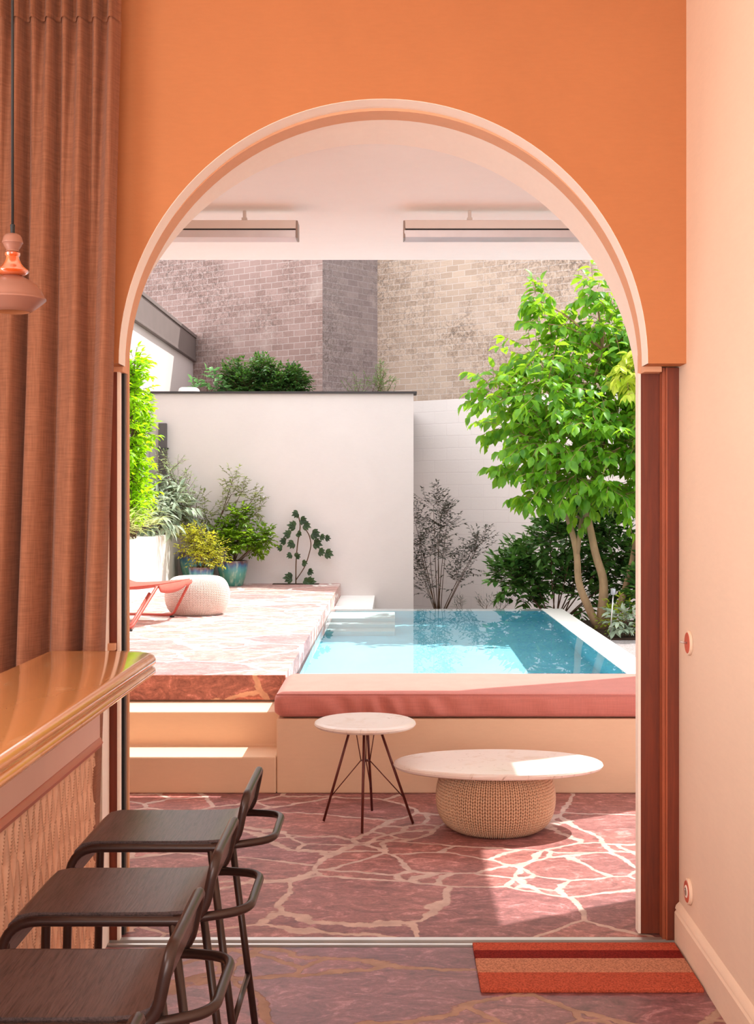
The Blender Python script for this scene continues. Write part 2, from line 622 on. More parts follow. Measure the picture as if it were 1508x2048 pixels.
# baseboard right, moulded profile
b = MB()
pr = [(XR, 0), (XR - .018, 0), (XR - .018, .108), (XR - .012, .116), (XR - .016, .122), (XR - .012, .134), (XR - .004, .142), (XR, .146)]
b.prism(pr, 'y', -1.5, 4.495)
structure(b.build('baseboard_right', M_PEACH, smooth=True, sharp=30), 'peach moulded baseboard along the right wall', 'baseboard')

# threshold with sliding tracks
b = MB()
b.box(-1.03, 1.03, 4.44, 4.53, -.1, -.012)
b.box(-1.03, XR, 4.455, 4.472, -.012, .004); b.box(-1.03, XR, 4.502, 4.53, -.012, .005)
structure(b.build('trim_4', M_STEEL), 'steel sliding door track set in the threshold', 'track')

# sliding door frames and the two open leaves standing in their pockets
d1 = thing('door_1', (0, 0, 0), 'mahogany sliding door leaf open at the left beside the curtain', 'door')
d1['kind'] = 'structure'
frm = MB().box(-1.055, -.993, 4.5, 4.545, .004, 2.066).build('door_frame', M_WOOD, d1, bevel=.002)
MB().box(-.993, -.984, 4.5, 4.53, .004, 2.066).build('edge_strip', M_PALE, d1)
MB().box(-1.04, -.979, 4.552, 4.566, .006, 2.45).build('gasket', M_BLACK, d1)
MB().box(-1.04, -.975, 4.568, 4.58, .006, 2.45).build('glazing_bead', M_ALU, d1)
MB().box(-1.08, -.9685, 4.582, 4.6, .006, 2.45).build('leaf_stile', M_SLOT, d1, bevel=.002)
h = MB().box(-1.045, -1.022, 4.455, 4.47, .80, 1.035)
h.box(-1.04, -1.03, 4.47, 4.5, .84, .86); h.box(-1.04, -1.03, 4.47, 4.5, .98, 1.0)
h.build('handle', plain('copper_pull', (196, 128, 96), .35, .7), frm, bevel=.004)
MB().box(-1.035, -.995, 4.47, 4.5, 1.05, 1.075).build('lock_plate', M_SLOT, frm, bevel=.002)

d2 = thing('door_2', (0, 0, 0), 'mahogany sliding door leaf open at the right beside the peach wall', 'door')
d2['kind'] = 'structure'
MB().box(.905, 1.02, 4.566, 4.60, .006, 2.052).build('leaf_stile', M_WOOD, d2)
MB().box(.8955, .905, 4.566, 4.615, .006, 2.052).build('edge_strip', M_PALE, d2)  # leaf edge facing the sun, sunlight put into the pale colour
MB().box(.988, 1.03, 4.5, 4.545, .004, 2.066).build('door_frame', M_WOOD, d2, bevel=.001)
MB().box(.983, .988, 4.5, 4.52, .004, 2.066).build('bead', M_WOODL, d2)
MB().box(.972, .983, 4.51, 4.56, .004, 2.066).build('stop', M_WOODL, d2, bevel=.001)

# ================================================================== PATIO
ZD = .545
slab('floor_patio', M_FLOOR_OUT, -3.0, 2.2, 4.53, 6.76, -.12, 0, 'red flagstone patio floor with pale joints', 'floor')
slab('ceiling_patio', M_CEIL, -3.0, 2.04, 4.957, 7.54, 3.03, 3.34, 'white canopy ceiling over the patio', 'ceiling')
# side of the canopy: wall piece and pillar with the gap the sunbeam falls through
b = MB()
b.box(2.04, 2.16, 4.957, 5.55, 0, 3.7); b.box(2.04, 2.16, 6.87, 7.72, 0, 3.7)
structure(b.build('wall_patio_right', M_CREAM), 'cream side wall and pillar of the patio', 'wall')
# steps + bench
b = MB()
b.prism([(6.745, 0), (6.745, .198), (7.052, .198), (7.052, .388), (7.43, .388), (7.43, 0)], 'x', -2.96, -.63)
structure(b.build('terrace_steps', M_BENCH, bevel=.008), 'two peach plaster steps up to the terrace', 'steps')
structure(MB().box(-.628, 2.04, 6.745, 7.58, 0, .403).build('bench_wall', M_BENCH, bevel=.008), 'low peach plaster bench wall in front of the pool', 'bench')
# deck
b = MB()
b.box(-2.96, -.64, 7.42, 15.24, ZD - .15, ZD)
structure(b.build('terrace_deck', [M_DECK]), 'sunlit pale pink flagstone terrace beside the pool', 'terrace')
b = MB()
b.box(-2.96, -.638, 7.405, 7.42, ZD - .146, ZD - .001)
structure(b.build('terrace_edge', M_DECKEDGE), 'red stone front edge of the terrace above the steps', 'edge')
slab('terrace_base', M_BENCH, -2.96, -.66, 7.44, 15.24, -.1, ZD - .15, 'base under the terrace', 'wall')

# pool basin: floor + 4 walls
def poolmat(name, rgb):
    t = NT(name)
    v = t.coords()
    nz = t.noise(v, 3, 3)
    c = lin(rgb)
    col = t.ramp(nz.outputs['Fac'], [(.35, grade(c, .95)), (.65, grade(c, 1.05))])
    t.pbr(col, .6, 0, .2)
    return t.m
M_POOL = poolmat('aqua_pool_lining', (144, 214, 228))
M_RIM = plain('white_pool_stone', (236, 232, 228), .5, 0, .4, .03)
PX0, PX1, PY0, PY1, PF = -.66, 1.54, 7.60, 12.80, -.55
ZW = .434
b = MB()
b.box(PX0, PX1, PY0, PY1, PF - .1, PF)
b.poly([(PX0, PY0, PF), (PX0, PY1, PF), (PX0, PY1, .39), (PX0, PY0, .39)])
b.poly([(PX1, PY0, PF), (PX1, PY0, .42), (PX1, PY1, .42), (PX1, PY1, PF)])
b.poly([(PX0, PY1, PF), (PX1, PY1, PF), (PX1, PY1, .42), (PX0, PY1, .42)])
b.poly([(PX0, PY0, PF), (PX0, PY0, .42), (PX1, PY0, .42), (PX1, PY0, PF)])
pool = structure(b.build('pool_basin', M_POOL), 'turquoise swimming pool basin', 'pool')
b = MB()
b.box(PX1 + .002, PX1 + .222, 7.40, 13.02, .0, .437)
b.box(PX0 + .02, PX1 + .002, PY1 + .002, 13.02, .0, .428)
rim = structure(b.build('pool_rim', M_RIM), 'white overflow rim around the pool', 'rim')
b = MB()
b.box(-.638, .02, 12.11, 12.798, -.549, .334)
b.box(-.638, .02, 11.88, 12.11, -.549, .034)
b.box(-.638, .02, 11.6, 11.88, -.549, -.246)
M_PSTEP = plain('pool_step_stone', (186, 208, 206), .6, 0, .3, .03)
psteps = structure(b.build('pool_steps', M_PSTEP, bevel=.006), 'white steps under water at the far left of the pool', 'steps')
# water
t = NT('pool_water')
v = t.coords((1, .45, 1))
nz = t.noise(v, 5, 2, .5)
bp = t.bump(nz.outputs['Fac'], .012, .02)
gl = t.n('ShaderNodeBsdfGlass')
gl.inputs['IOR'].default_value = 1.33
gl.inputs['Roughness'].default_value = 0
gl.inputs['Color'].default_value = (.93, .985, 1, 1)
t.l(gl.outputs[0], t.out.inputs['Surface'])
M_WATER = t.m
b = MB()
b.poly([(-.638, 7.58, ZW), (PX1 + .003, 7.58, ZW), (PX1 + .003, 13.015, ZW), (-.638, 13.015, ZW)])
water = structure(b.build('pool_water', M_WATER, smooth=True), 'clear still pool water reflecting the white wall', 'water')
water.cycles.is_caustics_caster = True
for o in (pool, rim, psteps):
    o.cycles.is_caustics_receiver = True
# landing block between terrace and wall, behind the pool
structure(MB().box(-.638, -.22, 13.03, 15.24, .0, .40).build('landing_block', M_RIM, bevel=.004), 'white stone landing block behind the pool against the wall', 'step')

# ground of the garden
M_GRAVEL = plain('grey_gravel', (140, 132, 130), .9, 0, .2, .35, 60, .5, 90)
M_SOIL = plain('dark_soil', (62, 48, 40), .95, 0, .1, .3, 20, .5, 60)
slab('ground_gravel', M_GRAVEL, 1.762, 7, 7.4, 11.7, -.1, .26, 'grey gravel strip to the right of the pool', 'ground')
b = MB()
b.box(1.762, 7, 11.7, 13.4, -.1, .28); b.box(1.762, 7, 13.4, 19, -.1, .0); b.box(-.2, 1.762, 13.02, 19, -.1, .0)
structure(b.build('ground_soil', M_SOIL), 'dark planting soil behind the pool', 'ground')
slab('ground', M_SOIL, -12, 14, 4.6, 40, -1.5, -1.25, 'ground under the garden', 'ground')

# white wall in the middle (a flat roofed outbuilding) with dark coping
slab('wall_garden_front', M_WHITEWALL, -2.96, .25, 15.24, 15.5, -.1, 2.86, 'white rendered garden wall behind the terrace', 'wall')
slab('roof_garden', M_GRAVEL, -2.96, .25, 15.5, 18.6, 2.5, 2.8, 'flat planted roof behind the white wall', 'roof')
slab('trim_5', plain('dark_zinc', (58, 52, 52), .5, .4), -2.98, .29, 15.2, 15.54, 2.86, 2.885, 'thin dark metal coping on the white garden wall', 'coping')
slab('wall_roof_right', M_WHITEWALL, -.12, .0, 15.5, 17.4, -.1, 2.8, 'white side of the outbuilding', 'wall')

# left boundary wall with metal coping
def sidewall(name, mat, x0, x1, y0, y1, z0, z1, label):
    return slab(name, mat, x0, x1, y0, y1, z0, z1, label)
M_PAINTED = brickmat('white_painted_brick', (240, 232, 228), (236, 226, 224), (226, 218, 216), .22, .075, 0, .008, True)
sidewall('wall_garden_left', M_WHITEWALL, -3.2, -2.96, 4.957, 18.5, -.1, 3.62, 'white rough rendered boundary wall on the left of the garden')
b = MB()
b.box(-3.2, -2.915, 4.96, 18.55, 3.63, 3.94); b.box(-3.22, -2.90, 4.96, 18.55, 3.94, 3.99); b.box(-3.2, -2.905, 4.96, 18.55, 3.60, 3.63)
structure(b.build('trim_6', plain('grey_zinc_cladding', (120, 108, 104), .6, .15, .4, .05), bevel=.004), 'grey metal cladding along the top of the left boundary wall', 'coping')

# tall brick neighbours' walls, three planes
def brickwall(name, p0, p1, z0, z1, mat, label, th=.25):
    d = Vector((p1[0] - p0[0], p1[1] - p0[1], 0))
    L = d.length
    o = MB().box(0, L, 0, th, 0, z1 - z0).build(name, mat)
    o.location = (p0[0], p0[1], z0)
    o.rotation_euler = (0, 0, math.atan2(d.y, d.x))
    return structure(o, label, 'wall')
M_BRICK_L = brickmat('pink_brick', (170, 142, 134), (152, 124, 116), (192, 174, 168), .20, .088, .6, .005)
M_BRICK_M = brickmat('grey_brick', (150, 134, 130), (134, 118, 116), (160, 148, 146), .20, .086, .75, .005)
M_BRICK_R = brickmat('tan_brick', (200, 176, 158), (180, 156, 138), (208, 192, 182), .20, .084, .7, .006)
brickwall('wall_neighbour_left', (-6.4, 20.75), (-.97, 17.2), 2.0, 6.0, M_BRICK_L, 'tall pink brick neighbouring wall on the left')
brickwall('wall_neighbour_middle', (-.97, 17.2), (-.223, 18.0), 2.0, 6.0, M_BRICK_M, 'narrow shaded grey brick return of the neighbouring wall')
brickwall('wall_neighbour_right', (-.223, 18.0), (8.5, 11.63), 2.95, 7.1, M_BRICK_R, 'tall tan brick neighbouring wall on the right')
M_PAINTED_LOW = brickmat('white_painted_brick_low', (238, 226, 220), (235, 223, 217), (232, 219, 214), .40, .17, 0, .006, True)
brickwall('wall_garden_back', (-.223, 18.0), (8.5, 11.63), -.1, 2.95, M_PAINTED_LOW, 'white painted lower brick wall behind the tree', .245)

# ================================================================== CURTAIN
def curtain_mesh(z0, z1, nz, hem=False):
    b = MB()
    xl = -2.25
    nx = 300
    for j in range(nz + 1):
        z = z1 + (z0 - z1) * j / nz
        t = min(1, max(0, (3.24 - z) / 2.2))         # 0 at the heading, 1 low down
        xe = -.932 - .028 * min(1, (3.3 - z) / 1.3) - .055 * min(1, max(0, (2.0 - z) / 1.6))
        for i in range(nx + 1):
            s = i / nx
            u = s * 1.32
            x = xl + (xe - xl) * s
            k1 = math.sin(2 * PI * (u / .0545) + .6 * math.sin(5 * u))
            k2 = math.sin(2 * PI * (u / .109) + 1.1 * math.sin(3.1 * u) + .5 * t)
            k3 = math.sin(2 * PI * (u / .078) + 2.0 * math.sin(2.3 * u) + 1.2 * t)
            top = .027 * math.copysign(abs(k1) ** .7, k1)
            low = .058 * math.copysign(abs(k2) ** .75, k2) + .016 * k3
            w = t ** .6
            y = 4.275 + top * (1 - w) + low * w
            x += .012 * w * math.sin(2 * PI * (u / .109) + 1.57)
            if x > xe: x = xe
            b.v.append((x, y, z))
    for j in range(nz):
        for i in range(nx):
            a = j * (nx + 1) + i
            b.face((a, a + 1, a + nx + 2, a + nx + 1))
    return b
M_LINEN = linen('terracotta_linen', (160, 108, 82), .22, 420, .16)
cur = thing('curtain', (0, 0, 0), 'terracotta linen curtain hanging in folds left of the archway', 'curtain')
curtain_mesh(.03, 3.235, 46).build('drape', M_LINEN, cur, smooth=True)
hd = curtain_mesh(3.23, 3.40, 4)
hd.v = [(x, y - .012, z) for x, y, z in hd.v]
hd.build('heading', linen('terracotta_linen_heading', (150, 100, 74), .15, 420, .22), cur, smooth=True)

# ================================================================== PENDANT LAMP
pl = thing('pendant_lamp', (-.913, 3.0, 0), 'dusty pink turned pendant lamp with amber glass collar over the bar', 'lamp')
def zy(y): return 1.6 + (994 - y) / 833.3
def pr(pts): return [(r / 833.3, zy(y)) for r, y in pts]
M_PINKMETAL = plain('dusty_pink_lacquer', (152, 106, 90), .38, .15, .5, .02)
MB().tube([(0, 0, zy(468)), (0, 0, 3.44)], .0035, 8).build('cord', M_BLACK, pl, smooth=True)
MB().lathe(pr([(.5, 449), (4.5, 449), (5, 452), (4.4, 453), (4.4, 467), (.5, 467)]), seg=20).build('cord_grip', M_BLACK, pl, smooth=True, sharp=40)
MB().lathe(pr([(.5, 467), (9, 467.5), (14.5, 470), (18, 475), (19.2, 481), (20.4, 484), (20.4, 486), (18.8, 487), (16.5, 493), (13, 498), (11.8, 500), (13, 503), (13.5, 504), (.5, 504)]), seg=36).build('ball_finial', M_PINKMETAL, pl, smooth=True, sharp=50)
t = NT('amber_glass')
t.pbr(lin((226, 96, 26)), .06, 0, .6, None, .6, .45)
MB().lathe(pr([(.5, 504), (13, 504.5), (14.8, 506), (14.8, 511), (12.5, 513.5), (13.5, 519), (17, 527), (23, 534), (30, 539.5), (32, 542), (31, 545), (26, 549), (17, 552), (.5, 552.5)]), seg=40).build('glass_collar', t.m, pl, smooth=True, sharp=50)
shade = MB().lathe(pr([(17, 552), (24, 555), (36, 561), (48, 570), (56, 580), (60.5, 590), (62, 594), (65, 596.5), (65.5, 599.5), (63, 602), (56, 608), (45, 617), (34.5, 624), (33, 624), (43, 615.5), (54, 607), (60.5, 600), (59, 590), (54, 581), (46, 572), (30, 562), (10, 556)]), seg=56).build('lamp_shade', M_PINKMETAL, pl, smooth=True, sharp=35)
t = NT('lamp_bulb_glow')
e = t.n('ShaderNodeEmission')
e.inputs['Color'].default_value = (1, .62, .28, 1)
e.inputs['Strength'].default_value = 6
t.l(e.outputs[0], t.out.inputs['Surface'])
MB().ball((0, 0, zy(604)), .022, .022, .018).build('bulb', t.m, shade, smooth=True)

# ================================================================== BAR COUNTER
XE, XB, YE, YS, ZC = -.767, -1.153, 4.165, .9, 1.09
bar = thing('bar_counter', (0, 0, 0), 'bar counter with polished amber stone top and ribbed front panel', 'bar')
def bar_outline(off):
    r1, r2 = .13 - off, .03
    o = [(XB + off, YS), (XE - off, YS)]
    o += arc(XE - .13, YE - .13, r1, 0, PI / 2, 14)
    o += arc(XB + .035, YE - .035, .035 - min(off, .03), PI / 2, PI, 5)
    return o
prof = [(.045, ZC - .068), (.012, ZC - .067), (.004, ZC - .062), (.0, ZC - .054), (.003, ZC - .045), (.012, ZC - .040), (.013, ZC - .036), (.006, ZC - .034), (.0, ZC - .024), (.001, ZC - .014), (.006, ZC - .006), (.014, ZC - .0015), (.022, ZC)]
b = MB()
b.loft([[(x, y, z) for x, y in bar_outline(o_)] for o_, z in prof])
b.build('countertop', marblemat('amber_onyx', (212, 154, 100), (230, 190, 146), (164, 104, 64), .11, 2.4, (2.2, .7, 1), .3), bar, smooth=True, sharp=45)
M_APRON = plain('pale_pink_lacquer', (226, 190, 178), .35, 0, .5, .03)
MB().box(-1.12, -.952, YS, 4.06, .82, ZC - .068).build('apron', M_APRON, bar)
b = MB()
b.prism([(-1.1, .775), (-.965, .775), (-.952, .785), (-.945, .80), (-.952, .815), (-.965, .822), (-1.1, .822)], 'y', YS, 4.075)
b.build('ledge', plain('salmon_lacquer', (196, 112, 88), .35, 0, .5, .03), bar, smooth=True, sharp=40)
MB().box(-1.1, -1.0, YS, 4.07, 0, .775).build('carcass', M_APRON, bar)
# ribbed tile panel: diamond net of sharp vertical ridges with hollows between
b = MB()
ny, nz = 1000, 90
Y0, Y1, Z0, Z1 = 1.6, 4.075, .03, .774
P, V = .031, .19
rr = random.Random(5)
jit = [rr.uniform(-.1, .1) for _ in range(200)]
for j in range(nz + 1):
    z = Z0 + (Z1 - Z0) * j / nz
    for i in range(ny + 1):
        y = Y0 + (Y1 - Y0) * i / ny
        u = (y - Y0) / P
        # zig-zag ridges
        k = math.floor(u)
        best = 9
        for q in (k - 1, k, k + 1, k + 2):
            tri = abs(((z / V + (jit[q % 200]) * .25) % 1) * 2 - 1) * 2 - 1
            pos = q + (.46 if q % 2 else -.46) * tri * .98
            best = min(best, abs(u - pos))
        h = .015 * math.exp(-best * 7) - .008 * math.sin(PI * min(best, .5))
        b.v.append((-.982 + h, y, z))
for j in range(nz):
    for i in range(ny):
        a = j * (ny + 1) + i
        b.face((a, a + 1, a + ny + 2, a + ny + 1))
b.build('ribbed_panel', plain('biscuit_ceramic', (236, 196, 170), .45, 0, .4, .08, 5), bar, smooth=True)
b = MB()
b.ball((-.945, 4.075, .985), .012, .008, .014); b.ball((-.948, 4.075, .958), .014, .008, .016)
b.build('bag_hook', plain('dark_bronze', (70, 42, 34), .4, .5), bar, smooth=True)

# ================================================================== BAR STOOLS
M_TUBE = plain('brown_lacquered_steel', (54, 38, 35), .3, .35, .5, .03)
M_SEAT = woodmat('dark_stained_oak', (88, 72, 71), 'y', .34, 5, .35)
SG = 'dark bar stools along the counter'
def make_stool(label, loc):
    r = thing('bar_stool', loc, label, 'stool', SG)
    hw = .165
    # moulded shell: waterfall front, flat seat, swept up into a low back
    prof = [(-.199, .66), (-.197, .70), (-.188, .728), (-.168, .746), (-.14, .752), (-.05, .752), (.06, .752), (.13, .753), (.172, .756), (.200, .768), (.212, .79), (.218, .82), (.224, .842), (.230, .864)]
    th = .010
    nrm = []
    for i in range(len(prof)):
        a = Vector(prof[max(0, i - 1)]); c = Vector(prof[min(len(prof) - 1, i + 1)])
        d = (c - a).normalized()
        nrm.append(Vector((d.y, -d.x)))
    b = MB()
    rings = []
    for i, (x, z) in enumerate(prof):
        w = hw - .012
        if z > .855: w -= .03
        elif z > .835: w -= .008
        if i == 0: w -= .02
        x2, z2 = x + nrm[i].x * th, z + nrm[i].y * th
        rings.append([(x, -w, z), (x, w, z), (x2, w, z2), (x2, -w, z2)])
    b.loft(rings)
    b.build('seat_shell', M_SEAT, r, smooth=True, sharp=50)
    # side frame loop: front legs, under the seat edge, up and over the back
    pts = []
    for s in (-1, 1):
        side = [(-.215, s * (hw + .01), .004), (-.197, s * hw, .738), (.210, s * hw, .738), (.236, s * hw, .864)]
        pts.append(side)
    path = pts[0][0:] + pts[1][::-1]
    path = fillet(path, [.075, .05, .04, .04, .05, .075], 7)
    MB().tube(path, .0105, 10).build('frame', M_TUBE, r, smooth=True)
    hoop = fillet([(.150, -hw + .004, .740), (.215, -hw + .008, .744), (.300, -.122, .748), (.300, .122, .748), (.215, hw - .008, .744), (.150, hw - .004, .740)], [.03, .045, .045, .03], 7)
    MB().tube(hoop, .0095, 10).build('rear_hoop', M_TUBE, r, smooth=True)
    for s in (-1, 1):
        MB().tube([(.150, s * hw, .733), (.24, s * (hw + .012), .004)], .0095, 10).build('leg', M_TUBE, r, smooth=True)
    MB().tube([(.202, -hw - .006, .30), (.202, hw + .006, .30)], .008, 8).build('stretcher', M_TUBE, r, smooth=True)
    MB().tube([(-.207, -hw - .004, .30), (-.207, hw + .004, .30)], .0095, 8).build('footrest', M_TUBE, r, smooth=True)
    return r
st = make_stool('dark wood bar stool furthest along the counter, nearest the doorway', (-.597, 3.235, 0))
dup(st, (-.597, 2.705, 0), 'dark wood bar stool second from the doorway, between two others')
dup(st, (-.597, 2.19, 0), 'dark wood bar stool third from the doorway, large in the lower left corner')
dup(st, (-.597, 1.625, 0), 'dark bar stool nearest the viewer, only its back rim showing at the bottom edge')

# ================================================================== DOORMAT
t = NT('striped_loop_mat')
c = t.n('ShaderNodeTexCoord'); sp = t.n('ShaderNodeSeparateXYZ')
t.l(c.outputs['Object'], sp.inputs[0])
f = t.math('DIVIDE', sp.outputs[1], .425)
col = t.ramp(f, [(0, lin((190, 92, 68))), (.33, lin((198, 138, 110))), (.63, lin((128, 36, 30))), (.81, lin((192, 90, 66)))], 'CONSTANT')
nz = t.noise(t.coords(), 170, 2, .6)
col = t.mix(1.0, col, t.ramp(nz.outputs['Fac'], [(.35, (.6, .55, .55, 1)), (.6, (1.1, 1.1, 1.1, 1))]), 'MULTIPLY')
t.pbr(col, .95, 0, .1, t.bump(nz.outputs['Fac'], .8, .006))
m = MB().box(.283, 1.004, 0, .425, .0, .014).build('doormat', t.m, bevel=.004)
m.location = (0, 4.03, 0)
tag(m, 'red and terracotta striped doormat lying at the threshold', 'mat')

# ================================================================== SWITCH AND SOCKET
M_REDFACE = plain('coral_enamel', (206, 96, 70), .35)
sw = thing('light_switch', (XR, 4.335, 1.094), 'round coral light switch with a metal toggle on the peach wall', 'switch')
def disc_x(r, x0, x1, c=(0, 0), bev=0, n=40, sz=1.0):
    b = MB()
    rings = []
    for x, rad in ((x0, r), (x1 + .002, r), (x1, r - .002)):
        rings.append([(x, c[0] + rad * math.cos(2 * PI * k / n), c[1] + rad * sz * math.sin(2 * PI * k / n)) for k in range(n)])
    return b.loft(rings)
disc_x(.043, -.001, -.010).build('rim_ring', M_PEACH, sw, smooth=True, sharp=40)
fp = disc_x(.037, -.009, -.0115).build('face_plate', M_REDFACE, sw, smooth=True, sharp=40)
MB().tube([(-.010, 0, 0), (-.034, 0, .004)], [.004, .003], 10).build('toggle', M_STEEL, fp, smooth=True)
so = thing('wall_socket', (XR, 4.335, .232), 'round coral power socket low on the peach wall above the baseboard', 'socket')
disc_x(.044, -.001, -.012).build('rim_ring', M_PEACH, so, smooth=True, sharp=40)
disc_x(.038, -.011, -.0135).build('face_plate', M_REDFACE, so, smooth=True, sharp=40)
ins = disc_x(.022, -.013, -.0155).build('insert', M_PALE, so, smooth=True, sharp=40)
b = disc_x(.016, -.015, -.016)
b.build('socket_well', plain('shaded_cream', (150, 130, 112), .5), ins, smooth=True, sharp=40)  # cream recess, its shade put into the darker colour
MB().tube([(-.0155, 0, .006), (-.020, 0, .006)], .0025, 8).build('pin', M_STEEL, ins, smooth=True)

# ================================================================== BENCH CUSHION
M_CUSH = linen('coral_canvas', (198, 122, 110), 0, 300, .06)
cu = thing('bench_cushion', (0, 0, 0), 'long coral canvas cushion on the bench wall in front of the pool', 'cushion')
rr = random.Random(3)
b = MB()
cx0, cx1, cy0, cy1, cz0, cz1 = -.640, 2.02, 6.735, 7.56, .404, .547
nx, nr = 220, 72
def cush_ring(x, shrink):
    out = []
    hy, hz = (cy1 - cy0) / 2 - shrink, (cz1 - cz0) / 2 - shrink * .75
    my, mz = (cy0 + cy1) / 2, (cz0 + cz1) / 2
    for k in range(nr):
        a = 2 * PI * k / nr
        c_, s_ = math.cos(a), math.sin(a)
        e = .26
        yy = math.copysign(abs(c_) ** e, c_)
        zz = math.copysign(abs(s_) ** e, s_)
        y, z = my + hy * yy, mz + hz * zz
        puff = .010 * math.sin(x * 3.1 + 1) * (1 - abs(yy) ** 3)
        if zz > 0: z += puff * .5 - .004
        wr = math.sin(x * 31 + 4 * math.sin(x * 5.3) + z * 22) * math.sin(x * 11 + 2) * max(0, 1 - abs(x + .1) / 1.3)
        if yy < -.6: y += .02 * wr * (1 - abs(zz) ** 2) + .008 * (zz ** 2 - 1)
        out.append((x, y, z))
    return out
rings = []
for i in range(nx + 1):
    s = i / nx
    x = cx0 + (cx1 - cx0) * s
    d = min(s, 1 - s) * (cx1 - cx0)
    sh = .030 * max(0, 1 - d / .05) ** 2
    rings.append(cush_ring(x, sh))
b.loft(rings)
b.build('cover', M_CUSH, cu, smooth=True, sharp=60)
b = MB()
for z in (cz1 - .012,):
    b.tube([(cx0 + .012, cy0 + .0, z), (cx1 - .02, cy0 + .0, z)], .004, 6)
b.build('piping', M_CUSH, cu, smooth=True)

# ================================================================== SIDE TABLE
M_RUST = plain('oxblood_steel', (98, 42, 34), .4, .3)
M_MARB = marblemat('cream_marble', (230, 216, 206), (212, 188, 168), (150, 112, 86), .3, 5)
stb = thing('side_table', (-.137, 6.145, 0), 'small round marble side table on thin oxblood legs', 'table')
MB().lathe([(.001, .472), (.225, .472), (.243, .477), (.250, .486), (.247, .495), (.236, .501), (.22, .503), (.001, .503)], seg=64).build('tabletop', M_MARB, stb, smooth=True, sharp=30)
legs = [(-.205, .02), (.235, -.03), (-.01, -.21), (.03, .225)]
for lx, ly in legs:
    k = .07 / math.hypot(lx, ly)
    MB().tube([(lx * k, ly * k, .474), (lx, ly, .003)], .0065, 8).build('leg', M_RUST, stb, smooth=True)
b = MB()
for lx, ly in legs:
    k = .05 / math.hypot(lx, ly)
    b.tube([(lx * .1, ly * .1, .305), (lx * .80, ly * .80, .13)], .0028, 6)
    b.tube([(lx * .1, ly * .1, .305), (lx * k, ly * k, .474)], .0028, 6)
b.ball((0, 0, .305), .022, .022, .006)
b.build('brace', M_RUST, stb, smooth=True)

# ================================================================== KNITTED POUFS
def stitch_cover(H, rmid, rbase, rtop, ncol, nrow):
    """rows of V-shaped knit stitches on a rounded drum"""
    def prof(t):                       # t 0..1 bottom to top -> r, z
        a = -PI / 2 * .80 + t * PI * .885
        z = H / 2 * (1 + math.sin(a) / math.sin(PI / 2 * .80)) if a < 0 else H / 2 * (1 + math.sin(a))
        e = max(0, math.cos(a)) ** .62
        base = rbase if a < 0 else rtop
        ca = math.cos(PI / 2 * .80) ** .62 if a < 0 else 0
        r = base + (rmid - base) * max(0, (e - ca) / (1 - ca))
        return r, z
    b = MB()
    body = MB()
    body.lathe([(max(.001, prof(i / 40)[0] - .008), prof(i / 40)[1]) for i in range(41)], seg=64, cap=True)
    for j in range(nrow):
        t0, t1 = (j - .35) / nrow, (j + 1.05) / nrow
        r0, z0 = prof(max(0, t0)); r1, z1 = prof(min(1, t1))
        rm, zm = prof(min(1, max(0, (j + .35) / nrow)))
        if rm < rtop + .004 and j > nrow * .6: continue
        d = Vector((r1 - r0, z1 - z0))
        L = d.length
        for k in range(ncol):
            a = 2 * PI * k / ncol
            half = PI / ncol
            for s in (-1, 1):
                # lower end in the middle of the column, upper end at its edge
                p0 = Vector((r0 * math.cos(a + s * half * .18), r0 * math.sin(a + s * half * .18), z0))
                p1 = Vector((r1 * math.cos(a + s * half * .78), r1 * math.sin(a + s * half * .78), z1))
                ax = (p1 - p0)
                mid = (p0 + p1) / 2
                am = a + s * half * .5
                nrmv = Vector((d.y * math.cos(am), d.y * math.sin(am), -d.x)).normalized()
                ax_n = ax.normalized()
                sd = ax_n.cross(nrmv).normalized()
                w = rm * half * .44
                th = .0065
                base = len(b.v)
                b.v.append(tuple(p0 - nrmv * .002))
                for q in (.28, .72):
                    c_ = p0 + ax * q
                    b.v += [tuple(c_ + sd * w), tuple(c_ + nrmv * th), tuple(c_ - sd * w), tuple(c_ - nrmv * th)]
                b.v.append(tuple(p1 - nrmv * .002))
                for i in range(4):
                    n_ = (i + 1) % 4
                    b.face((base, base + 1 + n_, base + 1 + i))
                    b.face((base + 1 + i, base + 1 + n_, base + 5 + n_, base + 5 + i))
                    b.face((base + 9, base + 5 + i, base + 5 + n_))
    return b, body
M_KNIT = plain('sand_knit', (214, 178, 148), .8, 0, .2, .04)
M_KNITIN = plain('knit_core', (150, 112, 86), .9, 0, .1, .03)
M_KNITW = plain('oatmeal_knit', (226, 208, 196), .8, 0, .2, .04)
M_KNITWIN = plain('oatmeal_core', (176, 152, 138), .9, 0, .1, .03)
ct = thing('coffee_table', (.497, 6.06, 0), 'low oval marble coffee table on a sand coloured knitted drum base', 'table')
cov, core = stitch_cover(.288, .284, .205, .17, 74, 26)
cov.build('knit_cover', M_KNIT, ct, smooth=True, loc=(0, 0, .004))
core.build('drum_core', M_KNITIN, ct, smooth=True, loc=(0, 0, .004))
b = MB()
rings = []
for f_, z in ((.90, .289), (.965, .2905), (.99, .296), (1.0, .306), (.993, .315), (.975, .320), (.95, .321)):
    rings.append([(.012 + .508 * f_ * math.cos(2 * PI * k / 72), .298 * f_ * math.sin(2 * PI * k / 72) - .005, z) for k in range(72)])
b.loft(rings)
b.build('tabletop', M_MARB, ct, smooth=True, sharp=30)
pf = thing('knitted_pouf', (-1.762, 11.26, ZD), 'round oatmeal knitted pouf standing on the sunlit terrace', 'pouf')
cov2, core2 = stitch_cover(.335, .286, .20, .12, 74, 30)
cov2.build('knit_cover', M_KNITW, pf, smooth=True, loc=(0, 0, .004))
